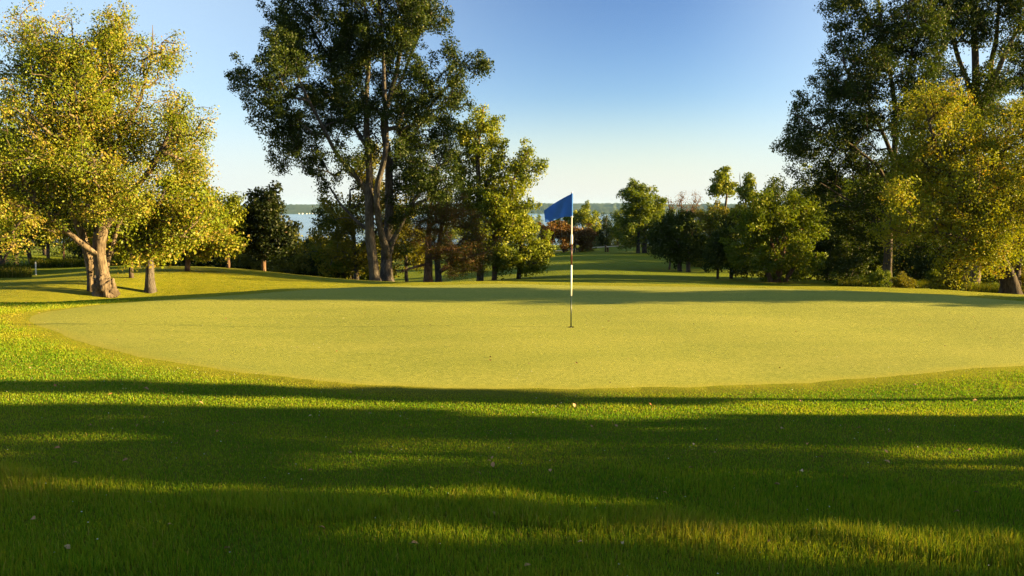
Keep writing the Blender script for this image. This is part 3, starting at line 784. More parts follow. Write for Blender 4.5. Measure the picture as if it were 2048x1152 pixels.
px_tree('round_tree', 'golden-green tree filling the gap between the three dark trees and the right-hand clump', 'tree', 62, (1418, 538),
    [(-1, [(1418, 540, 0, 3), (1418, 500, 0, 2.5), (1420, 450, 0, 1.5)])], [(1420, 460, 28, 40), (1408, 495, 26, 35), (1435, 440, 20, 25), (1400, 525, 20, 14)], 'golden', 'bark_tan', 210, 40, 0.17, 0.5, seed=44, gap=0.3)
px_tree('round_tree', 'tall spreading two-trunked tree with a lit top in the middle distance', 'tree', 86, (1284, 506),
    [(-1, [(1277, 507, 0, 4), (1277, 490, 0, 3.5), (1278, 440, 0, 2)]), (-1, [(1291, 508, 0, 5), (1290, 490, 0, 4.5), (1288, 420, 0, 2.5)])],
    [(1282, 398, 36, 26), (1285, 425, 46, 34), (1270, 455, 36, 34), (1305, 455, 32, 38), (1285, 482, 45, 18), (1250, 465, 16, 30, 0, .7), (1280, 380, 18, 12)], 'green', 'bark_dark', 700, 44, 0.20, 0.55, seed=45, gap=0.3, gscale=1.0)
px_tree('bare_tree', 'thin half-bare purplish treetop between the tall spreading tree and the slim poplars', 'tree', 90, (1370, 512),
    [(-1, [(1370, 515, 0, 3.5), (1368, 460, 0, 2.5), (1362, 400, 0, 1)]), (0, [(1369, 470, 0, 2), (1390, 420, 0, 1), (1400, 395, 0, .6)]), (0, [(1369, 470, 0, 2), (1345, 430, 0, 1.2), (1335, 400, 0, .6)])],
    [(1370, 420, 42, 30, 0, 1), (1375, 450, 45, 25)], 'twig', 'bark_pink', 260, 14, 0.16, 0.7, seed=46, gap=0.3, narrow=0.3, tip_r=0.02)
px_tree('poplar_tree', 'taller of two slim poplars on the skyline left of the round sunlit tree', 'tree', 76, (1450, 530),
    [(-1, [(1450, 532, 0, 3.5), (1450, 440, 0, 3), (1450, 345, 0, 1)])], [(1450, 362, 17, 24), (1448, 390, 26, 24), (1455, 415, 22, 24), (1435, 385, 12, 18), (1452, 450, 28, 26)], 'poplar', 'bark_tan', 210, 40, 0.2, 0.5, seed=47, gap=0.33)
px_tree('poplar_tree', 'shorter of two slim poplars on the skyline, bare twigs beside its top', 'tree', 74, (1494, 530),
    [(-1, [(1494, 532, 0, 3), (1494, 440, 0, 2.5), (1495, 358, 0, .8)]), (0, [(1494, 440, 0, 1.4), (1483, 390, 0, .9), (1480, 345, 0, .5)]), (0, [(1494, 440, 0, 1.4), (1508, 400, 0, .8), (1513, 365, 0, .5)])], [(1496, 372, 11, 20), (1494, 400, 17, 24), (1492, 435, 22, 26)], 'poplar', 'bark_tan', 130, 40, 0.2, 0.5, seed=48, gap=0.33)
px_tree('crabapple_tree', 'darker red-leaved crabapple left of the flagstick', 'tree', 94, (1127, 504),
    [(-1, [(1127, 506, 0, 2), (1127, 490, 0, 1.8), (1120, 465, 0, 1)])], [(1112, 468, 30, 18), (1095, 478, 18, 16), (1132, 475, 20, 20)], 'red', 'bark_dark', 200, 40, 0.2, 0.5, seed=51, gap=0.25)
px_tree('crabapple_tree', 'orange-red crabapple right of the flagstick with two pale trunks spread in a V', 'tree', 92, (1153, 505),
    [(-1, [(1148, 507, 0, 2), (1149, 495, 0, 1.8), (1152, 470, 0, 1)]), (-1, [(1157, 507, 0, 1.6), (1160, 495, 0, 1.4), (1165, 470, 0, .8)]), (-1, [(1156, 506, 0, 1.4), (1152, 496, 0, 1.2), (1148, 480, 0, .8)])],
    [(1160, 472, 24, 18), (1172, 482, 18, 14), (1146, 466, 20, 18)], 'red', 'bark_tan', 190, 40, 0.2, 0.5, seed=52, gap=0.25)
px_tree('round_tree', 'bright green tree behind the crabapples, right of the flag', 'tree', 118, (1166, 498),
    [(-1, [(1166, 500, 0, 3), (1166, 470, 0, 2.5), (1165, 430, 0, 1)])], [(1162, 428, 22, 16), (1150, 448, 30, 22), (1178, 450, 22, 24), (1120, 455, 25, 20)], 'poplar', 'bark_tan', 260, 40, 0.24, 0.65, seed=53, gap=0.3)
px_tree('conifer_tree', 'dark conical tree below the strip of lake, left of the tall spreading tree', 'tree', 122, (1213, 496),
    [(-1, [(1213, 498, 0, 2), (1213, 470, 0, 1.6), (1213, 432, 0, .8)])], [(1212, 446, 14, 14), (1210, 468, 22, 18), (1214, 484, 26, 12)], 'dark', 'bark_dark', 170, 40, 0.24, 0.6, seed=54, gap=0.2, narrow=0.3)
px_tree('conifer_tree', 'olive conical tree close against the left of the tall spreading tree', 'tree', 120, (1236, 494),
    [(-1, [(1236, 496, 0, 2), (1236, 470, 0, 1.6), (1236, 425, 0, .8)])], [(1236, 438, 14, 18), (1234, 462, 22, 20), (1236, 480, 24, 14)], 'green', 'bark_pink', 170, 40, 0.24, 0.6, seed=55, gap=0.25, narrow=0.3)
px_tree('conifer_tree', 'small dark tree between the crabapples and the conical trees', 'tree', 126, (1190, 496),
    [(-1, [(1190, 498, 0, 2), (1190, 470, 0, 1.4), (1190, 455, 0, .7)])], [(1190, 470, 16, 14), (1192, 484, 20, 10)], 'dark', 'bark_dark', 110, 40, 0.24, 0.6, seed=56, gap=0.2)

# ------------------------------------------------------------------ left edge
px_tree('pine_tree', 'dark pine with a Y-shaped black trunk at the left edge', 'tree', 33, (5, 545),
    [(-1, [(7, 548, 0, 5), (6, 525, 0, 4.5), (-5, 495, 0, 3.5), (-20, 450, 0, 2)]), (0, [(6, 528, 0, 3), (20, 500, 0, 2.5), (35, 450, 0, 1.5)])],
    [(-10, 460, 60, 45), (20, 400, 60, 60), (-20, 330, 50, 60), (10, 270, 25, 45), (-40, 400, 60, 80)], 'dark', 'bark_dark', 420, 46, 0.12, 0.42, seed=61, gap=0.2)
px_tree('pine_tree', 'dark tree with an upright black trunk behind the white stake', 'tree', 36, (34, 532),
    [(-1, [(34, 535, 0, 4.5), (34, 505, 0, 4), (38, 450, 0, 2.5)])], [(45, 445, 50, 38), (70, 400, 50, 50), (40, 360, 40, 50)], 'dark', 'bark_dark', 260, 46, 0.12, 0.42, seed=62, gap=0.2)
px_tree('pine_tree', 'dark tree with a black trunk bending left above the white stake', 'tree', 38, (64, 528),
    [(-1, [(65, 532, 0, 4.5), (60, 505, 0, 4), (50, 480, 0, 3.5), (52, 430, 0, 2)])], [(75, 440, 50, 35), (110, 420, 50, 55), (100, 380, 60, 60)], 'dark', 'bark_dark', 300, 46, 0.12, 0.42, seed=63, gap=0.2)
px_tree('pine_tree', 'straight lit pinkish trunk in the gap left of the gnarled maple', 'tree', 39, (96, 528),
    [(-1, [(97, 530, 0, 3.5), (96, 500, 0, 3.2), (94, 450, 0, 2)])], [(95, 460, 40, 28), (120, 440, 40, 40)], 'pine', 'bark_pink', 150, 46, 0.12, 0.42, seed=64, narrow=0.2)
px_tree('pine_tree', 'thinner pale trunk beside the straight pinkish trunk, left of the gnarled maple', 'tree', 42, (127, 527),
    [(-1, [(127, 529, 0, 2.2), (127, 500, 0, 2), (128, 450, 0, 1.2)])], [(130, 460, 40, 32), (160, 450, 40, 40)], 'pine', 'bark_pink', 150, 46, 0.13, 0.42, seed=65, narrow=0.2)

# ------------------------------------------------------------------ background trees and bushes: a few of each kind, then copies
def proto(name, h, r, leaf, bark, seed, nc=240, lpc=42, ls=0.15, crown_low=0.15):
    base = np.array([0.0, 0.0, 0.0])
    lim = [(np.array([(0, 0, -0.3), (0.05, 0, h * .3), (0, .05, h * .6), (0.05, 0, h * .92)]), [0.03 * h, 0.024 * h, 0.016 * h, 0.006 * h], -1)]
    rr = np.random.default_rng(seed)
    lob = []
    for k in range(9):
        a = k * 2.4; zz = crown_low + (0.9 - crown_low) * (k + 0.5) / 9
        q = r * (0.55 if 0.15 < zz < 0.75 else 0.35)
        lob.append((np.array([math.cos(a) * q, math.sin(a) * q, zz * h]), (r * rr.uniform(.45, .62), r * rr.uniform(.45, .62), h * rr.uniform(.13, .19)), 1.0))
    return make_tree(name, None, 'tree', base, lim, lob, leaf, bark, nc, lpc, ls, 0.5, seed=seed, gap=0.25)


def put(root, px, d, scale, rz, label=None, group=None, first=[True]):
    x = (px - 1024) / F * d * 1.0
    loc = (x, d, Hs(x, d) - 0.05)
    if root.get('_used'):
        o = copy_tree(root, loc, rz, scale)
    else:
        o = root; root['_used'] = 1; o.location = loc; o.rotation_euler = (0, 0, rz); o.scale = (scale, scale, scale) if np.isscalar(scale) else scale
    tag(o, label, None, group)
    return o


pA = proto('background_tree', 5.5, 2.6, 'green', 'bark_dark', 71)
pB = proto('background_tree', 5.0, 2.4, 'dark', 'bark_dark', 72)
pC = proto('background_tree', 6.0, 2.2, 'golden', 'bark_tan', 73)
bl = 'leafy tree in the wood behind the left bank and dark pines'
gl = 'trees of the wood behind the left bank'
for k, (pr, px, d, s) in enumerate([(pB, -60, 58, 1.0), (pA, 20, 62, 1.05), (pB, 90, 66, 1.1), (pA, 160, 60, .95), (pB, 230, 64, 1.05), (pC, 300, 60, .95), (pB, 350, 56, .8), (pA, 420, 58, .72), (pC, 460, 62, .8), (pA, -140, 52, 1.1), (pB, -230, 56, 1.2), (pA, -330, 50, 1.1), (pC, -430, 54, 1.1), (pB, -90, 46, 1.0), (pB, -540, 52, 1.2)]):
    put(pr, px, d, s, k * 1.3, bl, gl)
br = 'leafy tree in the shaded wood behind the leaning cottonwood and orange maple'
gr = 'trees of the wood behind the right-hand group'
for k, (pr, px, d, s) in enumerate([(pB, 1650, 66, 1.0), (pA, 1730, 62, 1.0), (pB, 1800, 60, 1.05), (pA, 1860, 66, 1.2), (pB, 1930, 62, 1.1), (pA, 2000, 64, 1.2), (pB, 2070, 60, 1.1), (pC, 2130, 62, 1.1), (pB, 1570, 70, .9),
                                     (pA, 1700, 72, 1.6), (pB, 1780, 78, 1.8), (pA, 1860, 84, 1.9), (pB, 1760, 90, 1.9), (pA, 1840, 98, 2.0), (pB, 1700, 104, 1.9), (pA, 1960, 75, 1.9), (pB, 1640, 112, 1.7), (pB, 2040, 58, 1.7), (pA, 1920, 60, 1.6), (pA, 2230, 60, 1.3), (pB, 2330, 64, 1.3), (pA, 2440, 60, 1.2), (pB, 2560, 62, 1.3)]):
    put(pr, px, d, s, k * 1.7 + .4, br, gr)
bm = 'leafy tree in the far wood closing off the end of the fairway'
gm = 'trees of the wood at the end of the fairway'
for k, (pr, px, d, s) in enumerate([(pA, 900, 95, .9), (pB, 1000, 100, .95), (pA, 1060, 110, .85), (pB, 1085, 130, .8), (pA, 1130, 140, .75), (pB, 1180, 150, .8), (pA, 1220, 150, .75), (pB, 1260, 140, 1.0), (pA, 1320, 120, 1.0), (pB, 1400, 110, 1.1), (pA, 1460, 105, 1.1), (pB, 1520, 95, 1.0), (pB, 830, 80, .8), (pA, 760, 75, .75)]):
    put(pr, px, d, s, k * 2.1 + 1, bm, gm)


def proto_bush(leaf, seed, name='bush'):
    base = np.array([0.0, 0.0, 0.0])
    lim = [(np.array([(0, 0, -0.2), (.1, 0, .6), (.25, .1, 1.4)]), [.05, .04, .02], -1), (np.array([(0.1, 0, -0.2), (-.2, .1, .6), (-.5, -.1, 1.3)]), [.05, .035, .02], -1), (np.array([(0, 0.1, -0.2), (.3, -.2, .6), (.7, -.2, 1.1)]), [.04, .03, .02], -1)]
    rr = np.random.default_rng(seed)
    lob = [(np.array([rr.uniform(-.8, .8), rr.uniform(-.7, .7), rr.uniform(.5, 1.6)]), (rr.uniform(.6, .9), rr.uniform(.6, .9), rr.uniform(.5, .7)), 1.0) for _ in range(7)]
    return make_tree(name, None, 'bush', base, lim, lob, leaf, 'bark_dark', 190, 44, 0.10, 0.3, seed=seed, gap=0.2, trunk_name='stems')


bA = proto_bush('green', 81); bB = proto_bush('dark', 82); bC = proto_bush('golden', 83)
lb_ = 'rounded bush in the thicket on the far side of the left bank'
gb_ = 'bushes of the thicket beyond the left bank'
for k, (pr, px, d, s) in enumerate([(bB, 400, 50, 1.4), (bC, 470, 52, 1.45), (bC, 545, 48, 1.4), (bC, 558, 52, 2.1), (bC, 590, 51, 2.0), (bC, 600, 48, 1.5), (bC, 622, 51, 1.75), (bC, 655, 51, 1.8), (bC, 650, 48, 1.4), (bC, 690, 50, 1.75), (bA, 700, 47, 1.3), (bB, 330, 46, 1.1), (bC, 250, 48, 1.0), (bB, 200, 49, 1.2), (bB, 490, 49, 1.3), (bC, 575, 47, 1.25), (bB, 625, 47, 1.25), (bA, 730, 49, 1.3)]):  # golden leaf colour stands in for sunlight on most of these bushes
    put(pr, px, d, s, k * 1.1, lb_, gb_)
lb2 = 'low leafy bush in the undergrowth below the orange maple and leaning cottonwood'
gb2 = 'bushes of the undergrowth on the right'
for k, (pr, px, d, s) in enumerate([(bA, 1752, 33, .42), (bB, 1700, 40, 1.0), (bB, 1830, 44, 1.2), (bC, 1806, 34, .42), (bB, 1880, 42, 1.1), (bC, 1895, 28.5, .42), (bA, 1760, 46, 1.2), (bB, 1950, 42, 1.2), (bA, 2010, 40, 1.0), (bC, 2052, 28.5, .55), (bB, 1620, 46, 1.0), (bA, 1870, 38, .4)]):
    put(pr, px, d, s, k * 1.9, lb2, gb2)
tag(put(bB, 1172, 93, (.9, .5, .35), .4), 'small dark low mound of shrub on the fairway below the crabapples', 'bush')

# trees that stand right of the picture and throw the long shadows over the grass
def side_tree(x, y, h, low, lobes, label, leaf='cotton', nc=260, ls=0.17, seed=90, gap=0.3):
    g = Hs(x, y)
    b = np.array([x, y, g])
    lim = [(np.array([(x, y, g - .3), (x, y, g + low), (x + .1, y, g + h * .6), (x, y, g + h * .95)]), [.28, .22, .14, .04], -1)]
    lb = [(np.array([x + q[0], y + q[1], g + q[2]]), q[3], 1.0) for q in lobes]
    return make_tree('cottonwood', label, 'tree', b, lim, lb, leaf, 'bark_grey', nc, 40, ls, 0.5, seed=seed, gap=gap, group=None)


side_tree(18, 16.95, 10, .8, [(0, 0, 2.2, (1.5, 1.05, 1.6)), (0, .1, 5, (1.5, 1.1, 2.2)), (0, 0, 8, (1.3, 1.0, 2.0))], 'columnar tree beyond the right edge, casting the shadow band across the green', seed=91, nc=420, gap=0.12)
side_tree(25, 16.6, 11, 1.0, [(0, 0, 3, (1.5, 1.1, 2.2)), (0, 0, 7, (1.5, 1.15, 2.6)), (0, 0, 10, (1.2, 1.0, 1.6))], 'taller columnar tree further right, behind the columnar tree that shades the green', seed=92, nc=420, gap=0.12)
def column_tree(x, y, ry, lo, hi, label, seed, dens=1.0):
    g = Hs(x, y); b = np.array([x, y, g])
    lim = [(np.array([(x, y, g - .3), (x + .02, y, g + lo * .7), (x - .03, y, g + hi * .6), (x, y, g + hi * .97)]), [.09, .08, .05, .015], -1)]
    n = max(3, int((hi - lo) / 1.2))
    lb = [(np.array([x, y, g + lo + (hi - lo) * (i + .5) / n]), (ry * 1.7, ry, (hi - lo) / n * .75), 1.0) for i in range(n)]
    return make_tree('poplar_tree', label, 'tree', b, lim, lb, 'cotton', 'bark_grey', int(215 * dens * (hi - lo) * max(ry, .35) / .5), 26, 0.10, 0.16, seed=seed, gap=0.12, spray=0.15, gscale=0.5)


wl = 'slim unseen tree in the close row shaped to lay shadow bands on the front grass'  # crowns sized and spaced out of view to stripe the front grass with shade
for k, (x, y, ry, lo, hi, dens) in enumerate([(15, 7.42, .34, 3.1, 6.6, 1), (15.4, 6.28, .34, .7, 8, 1), (15.8, 5.70, .30, .7, 8, .85), (14.8, 5.08, .28, .7, 8, .25), (14.6, 4.50, .24, .7, 8, .75), (15.2, 4.02, .20, .6, 3.2, 1), (15.9, 3.62, .2, .7, 8, .8), (16.5, 2.80, .52, .7, 9, .62), (15.5, 1.75, .5, .7, 9, .6), (16, .55, .7, .7, 9, .6), (16.5, -.9, .8, .7, 9, .6), (17, -2.6, .9, .8, 9, .7)]):
    tag(column_tree(x, y, ry, lo, hi, None, 130 + k, dens), wl, None, 'unseen row of slim trees shaped for the shadow bands')
side_tree(27, 3.3, 11, 1.2, [(0, 0, 2.6, (1.8, 1.7, 1.8)), (0, .2, 6, (1.8, 1.8, 2.2)), (0, -.6, 9, (1.8, 1.4, 2))], 'broad sparse unseen tree behind the slim row, added to dim the front grass', seed=97, nc=120, gap=0.5)  # thin crowns out of view, added to soften the lit strips

# ------------------------------------------------------------------ small things
def mat_plain(name, col, rough=0.5, spec=0.4, var=0.12, sc_=30):
    t = NT(name)
    co = t.n('ShaderNodeTexCoord').outputs['Object']
    n = t.noise(co, sc_, 4, 0.6)
    c = t.mix(n, tuple(v * (1 - var) for v in col), tuple(min(1, v * (1 + var)) for v in col))
    return t.done(t.principled(c, rough, spec).outputs[0])


M['white_paint'] = mat_plain('white_paint', (0.72, 0.70, 0.66), 0.35)
M['maroon_paint'] = mat_plain('maroon_paint', (0.07, 0.016, 0.018), 0.4)
M['dark_green_paint'] = mat_plain('dark_green_paint', (0.012, 0.028, 0.018), 0.4)
M['cup_white'] = mat_plain('cup_white', (0.6, 0.6, 0.58), 0.5)
M['soil'] = mat_plain('soil', (0.02, 0.015, 0.01), 0.95, 0.05)
t = NT('flag_cloth')
co = t.n('ShaderNodeTexCoord').outputs['Object']
wv = t.n('ShaderNodeTexWave'); wv.inputs['Scale'].default_value = 160; wv.inputs['Distortion'].default_value = 0.5; t.l(co, wv.inputs[0])
c = t.mix(t.noise(co, 9, 4), (0.045, 0.155, 0.50), (0.065, 0.205, 0.62))
d_ = t.principled(c, 0.8, 0.12, t.bump(wv.outputs[0], 0.15, 0.002))
tr_ = t.n('ShaderNodeBsdfTranslucent'); t.l(c, tr_.inputs[0])
mm = t.n('ShaderNodeMixShader'); mm.inputs[0].default_value = 0.4; t.l(d_.outputs[0], mm.inputs[1]); t.l(tr_.outputs[0], mm.inputs[2])
M['flag'] = t.done(mm.outputs[0])


def lathe(name, prof, mat, parent, segs=20, loc=None):
    """prof: (radius, z) from bottom to top, closed at both ends."""
    th_ = np.arange(segs) / segs * 2 * np.pi
    v = np.concatenate([np.stack([r_ * np.cos(th_), r_ * np.sin(th_), np.full(segs, z_)], -1) for r_, z_ in prof])
    ii = np.arange(len(prof) * segs).reshape(len(prof), segs)
    f = [tuple(q) for q in np.stack([ii[:-1], np.roll(ii[:-1], -1, 1), np.roll(ii[1:], -1, 1), ii[1:]], -1).reshape(-1, 4)]
    f.append(tuple(ii[0][::-1])); f.append(tuple(ii[-1]))
    o = mesh_obj(name, v, f, mat, parent, loc=loc)
    for p_ in o.data.polygons: p_.use_smooth = len(p_.vertices) == 4
    return o


hz0 = Hs(HOLE[0], HOLE[1]) + 0.012
PH = 2.14                        # stick height above the turf
pin = empty('flagstick', (HOLE[0], HOLE[1], hz0))
tag(pin, 'tall striped flagstick with a blue flag standing in the cup on the green', 'flagstick')
zpix = lambda py: PH * (657 - py) / (657 - 388.0)
lathe('pole', [(0.0088, -0.15), (0.0088, PH - 0.02), (0.009, PH), (0.004, PH + 0.006)], M['white_paint'], pin)
lathe('dark_band', [(0.0108, 0.002), (0.0108, zpix(594))], M['dark_green_paint'], pin)
lathe('white_band', [(0.0122, zpix(593.6)), (0.0122, zpix(532))], M['white_paint'], pin)
lathe('maroon_band', [(0.0112, zpix(531.6)), (0.0112, zpix(491))], M['maroon_paint'], pin)
fer = lathe('ferrule', [(0.0115, zpix(491) + .002), (0.018, zpix(489)), (0.019, zpix(486)), (0.019, zpix(476)), (0.015, zpix(472)), (0.0105, zpix(471))], M['cup_white'], pin)
lathe('knob', [(0.010, PH - .012), (0.014, PH - .004), (0.014, PH + .004), (0.007, PH + .012)], M['white_paint'], pin, 14)
# flag: drooping cloth blown left, built from its four edges with folds
mk = (13.07 / F)
TL, BL = np.array([0, zpix(391)]), np.array([0, zpix(436)])
TR, BR = np.array([-54 * mk, zpix(424)]), np.array([-51 * mk, zpix(447)])
nu, nv = 44, 26
V = []
for i in range(nu + 1):
    u = i / nu
    top = TL * (1 - u) + TR * u; bot = BL * (1 - u) + BR * u
    top = top + np.array([0, 0.016 * math.sin(math.pi * u)]); bot = bot + np.array([0, 0.012 * math.sin(math.pi * u) + 0.012 * math.sin(math.pi * 2 * u)])
    for j in range(nv + 1):
        v_ = j / nv
        p_ = top * (1 - v_) + bot * v_
        dy = 0.060 * math.sin(u * 3.0 + v_ * 0.8) * u + 0.012 * math.sin(u * 9 - v_ * 4 + 1) * min(1, u * 3) + 0.03 * u * v_
        V.append((p_[0] - 0.012, dy, p_[1]))
n0 = len(V)
V += [(x, y + 0.0025, z) for x, y, z in V]
fq = []
st = nv + 1
for i in range(nu):
    for j in range(nv):
        a = i * st + j
        fq.append((a, a + 1, a + st + 1, a + st)); fq.append((n0 + a, n0 + a + st, n0 + a + st + 1, n0 + a + 1))
for i in range(nu):
    a = i * st; fq.append((a, a + st, n0 + a + st, n0 + a)); a = i * st + nv; fq.append((a, n0 + a, n0 + a + st, a + st))
for j in range(nv):
    a = j; fq.append((a, n0 + a, n0 + a + 1, a + 1)); a = nu * st + j; fq.append((a, a + 1, n0 + a + 1, n0 + a))
fl = mesh_obj('flag', V, fq, M['flag'], pin, smooth_shade=True)
lathe('sleeve', [(0.0155, zpix(436) - .01), (0.0165, zpix(434)), (0.0165, zpix(392)), (0.0155, zpix(391) + .012)], M['flag'], fl, 14)
lathe('collar_ring', [(0.018, zpix(437.5)), (0.018, zpix(434.5))], M['cup_white'], fl, 14)

cup = empty('golf_cup', (HOLE[0], HOLE[1], hz0)); tag(cup, 'round hole cut in the green at the foot of the flagstick', 'golf hole')
th_ = np.arange(32) / 32 * 2 * np.pi
def ringwall(name, r_, z0, z1, mat, r1=None):
    r1 = r1 or r_
    v = np.concatenate([np.stack([r_ * np.cos(th_), r_ * np.sin(th_), np.full(32, z0)], -1), np.stack([r1 * np.cos(th_), r1 * np.sin(th_), np.full(32, z1)], -1)])
    f = [(i, (i + 1) % 32, 32 + (i + 1) % 32, 32 + i) for i in range(32)]
    return mesh_obj(name, v, f, mat, cup, smooth_shade=True)
ringwall('soil_wall', 0.0545, 0.003, -0.03, M['soil'])
ln = ringwall('liner', 0.0535, -0.026, -0.15, M['cup_white'])
v = np.stack([0.0535 * np.cos(th_), 0.0535 * np.sin(th_), np.full(32, -0.148)], -1)
mesh_obj('liner_floor', v, [tuple(range(32))], M['soil'], cup)

# white stake in the dark dip on the left
xs, ds = P(72, 552, 30.5)[0], 30.5
stk = mesh_obj('boundary_stake', [], [], M['white_paint'])
bm = bmesh.new()
bmesh.ops.create_cube(bm, size=1.0)
for v in bm.verts: v.co = Vector((v.co.x * 0.042, v.co.y * 0.042, (v.co.z + 0.5) * 0.62 - 0.15 if v.co.z > 0 else -0.15))
top = [f for f in bm.faces if f.normal.z > 0.5]
r_ = bmesh.ops.extrude_face_region(bm, geom=top)
for e in r_['geom']:
    if isinstance(e, bmesh.types.BMVert): e.co.z += 0.02; e.co.x *= 0.35; e.co.y *= 0.35
bmesh.ops.bevel(bm, geom=bm.edges[:], offset=0.003, segments=1, affect='EDGES')
bm.to_mesh(stk.data); bm.free()
stk.location = (xs, ds, Hs(xs, ds)); stk.rotation_euler = (0.02, 0.03, 0.4)
tag(stk, 'white square stake standing in the shaded dip on the left', 'stake')

# tee marker posts far down the fairway
for px, lab, mt, h in ((1211, 'small pale post far down the fairway', 'bark_tan', .75), (1215.5, 'small dark reddish post beside the pale post on the fairway', 'maroon_paint', .5)):
    x, d = P(px, 506, 90)[0], 90
    o = lathe('marker_post', [(0.10, -.1), (0.10, h * .8), (0.13, h * .82), (0.13, h * .95), (0.05, h)], M[mt], None, 12, loc=(x, d, Hs(x, d)))
    tag(o, lab, 'post')

# tiny white houses over the lake
def house(x, y, w_, d_, h_, rz):
    root = empty('lake_house', (x, y, LAKE_Z)); root.rotation_euler = (0, 0, rz)
    a, b = w_ / 2, d_ / 2
    z0 = -1
    v = [(-a, -b, z0), (a, -b, z0), (a, b, z0), (-a, b, z0), (-a, -b, h_), (a, -b, h_), (a, b, h_), (-a, b, h_), (-a, 0, h_ + b * .7), (a, 0, h_ + b * .7)]
    mesh_obj('wall', v, [(0, 1, 5, 4), (2, 3, 7, 6), (1, 2, 6, 9, 5), (3, 0, 4, 8, 7)], M['white_paint'], root)
    e = .5
    rv = [(-a - e, -b - e, h_ - e * .7 + .05), (a + e, -b - e, h_ - e * .7 + .05), (a + e, 0, h_ + b * .7 + .05), (-a - e, 0, h_ + b * .7 + .05), (-a - e, b + e, h_ - e * .7 + .05), (a + e, b + e, h_ - e * .7 + .05)]
    mesh_obj('roof', rv, [(0, 1, 2, 3), (3, 2, 5, 4)], M['cup_white'], root)
    return root
h0 = None
for i, px in enumerate((600, 607, 615, 621, 627, 634, 640)):
    az_ = math.atan((px - 1024) / F); D = 2420 + 60 * math.sin(az_ * 9) + 30 * math.sin(az_ * 31 + 1) - 4
    x, y = D * math.sin(az_), D * math.cos(az_)
    if h0 is None: h0 = house(0, 0, 7, 6, 4.5, 0); o = h0
    else: o = copy_tree(h0, (0, 0, 0))
    o.location = (x, y, LAKE_Z + .5); o.rotation_euler = (0, 0, random.uniform(-.5, .5)); sc_ = random.uniform(.22, .42); o.scale = (sc_ * random.uniform(.7, 1.3), sc_, sc_)
    tag(o, 'tiny white house at the waterline of the far shore', 'house', 'houses on the far shore')

# ------------------------------------------------------------------ fallen leaves
t = NT('dry_leaf')
co = t.n('ShaderNodeTexCoord').outputs['Object']
inf = t.n('ShaderNodeObjectInfo')
c = t.ramp(inf.outputs['Random'], [(0.0, (0.22, 0.13, 0.06)), (0.4, (0.34, 0.22, 0.11)), (0.7, (0.30, 0.12, 0.05)), (1.0, (0.42, 0.33, 0.20))])
c = t.mix(t.noise(co, 60, 3), c, t.mix(0.5, c, (0.2, 0.1, 0.04)))
M['dry_leaf'] = t.done(t.principled(c, 0.8, 0.15).outputs[0])
def leaf_mesh(seed, fold):
    r = random.Random(seed)
    n, m = 9, 5
    V = []
    for i in range(n):
        u = i / (n - 1)
        wd = 0.5 * math.sin(math.pi * u ** 0.8) ** 0.9 * (0.62 + r.uniform(-.06, .06))
        for j in range(m):
            s_ = (j / (m - 1) - .5) * 2
            V.append((u - .5, s_ * wd, fold * abs(s_) * wd + 0.22 * math.sin(u * 3.1 + seed) * u + 0.05 * r.random()))
    ii = np.arange(n * m).reshape(n, m)
    f = [tuple(q) for q in np.stack([ii[:-1, :-1], ii[1:, :-1], ii[1:, 1:], ii[:-1, 1:]], -1).reshape(-1, 4)]
    k = len(V)
    V += [(-.5, -.015, 0), (-.5, .015, 0), (-.8, .01, .06), (-.8, -.01, .06)]; f.append((k, k + 1, k + 2, k + 3))
    return V, f
def turf_z(x, y):
    g = green_sd(x, y)
    return Hs(x, y) + (0.014 if float(np.ravel(g)[0]) < 0 else 0.0)
protos = []
for q in range(4):
    v, f = leaf_mesh(q, 0.25 + .2 * q)
    o = mesh_obj('fallen_leaf', v, f, M['dry_leaf'], smooth_shade=True); protos.append(o); o['_used'] = 0
def drop_leaf(px, py, size, lab, grp, lift):
    d = 5.0
    for _ in range(12):              # where that line of sight meets the turf
        p_ = P(px, py, 1.0); k = (turf_z(p_[0] * d, d) + lift - EYE) / (p_[2] - EYE); d = 0.5 * d + 0.5 * k
    x = P(px, py, d)[0]
    o = random.choice(protos)
    if o['_used']: o2 = o.copy(); COL.objects.link(o2); o = o2
    else: o['_used'] = 1
    o.location = (x, d, turf_z(x, d) + lift); o.scale = (size, size, size)
    o.rotation_euler = (random.uniform(-.5, .5), random.uniform(-.7, .3), random.uniform(0, 6.28))
    for k in ('label', 'group', 'category'):
        if k in o.keys(): del o[k]
    tag(o, lab, 'leaf', grp)
front = [(469, 846), (620, 831), (740, 826), (985, 915), (978, 921), (957, 946), (1272, 854), (1387, 888), (1565, 857), (1616, 887), (1641, 914), (1555, 968), (1985, 836), (1160, 1083), (1245, 1086), (1055, 1130), (830, 1086), (1100, 940), (435, 862), (180, 850), (1780, 862), (1900, 905), (250, 920), (700, 905), (1430, 905), (1330, 985), (560, 1000)]
front += [(random.uniform(20, 2030), random.uniform(850, 1100)) for _ in range(26)]
for px, py in front: drop_leaf(px, py, random.uniform(.026, .046), 'dry curled leaf lying on the shaded front grass', 'leaves on the shaded front grass', .030)
mid = [(293, 777), (402, 806), (1148, 810), (1731, 818), (1600, 800), (1300, 808), (885, 815), (110, 770), (220, 788), (1830, 770), (1480, 790), (178, 745), (60, 735), (1950, 800), (20, 655), (36, 657), (60, 650), (78, 626), (77, 614), (98, 602), (20, 608), (32, 602), (12, 606), (40, 611), (52, 605), (64, 600), (30, 615)]
for px, py in mid: drop_leaf(px, py, random.uniform(.035, .055), 'pale dry leaf on the sunlit fringe around the green', 'leaves on the sunlit fringe', .022)
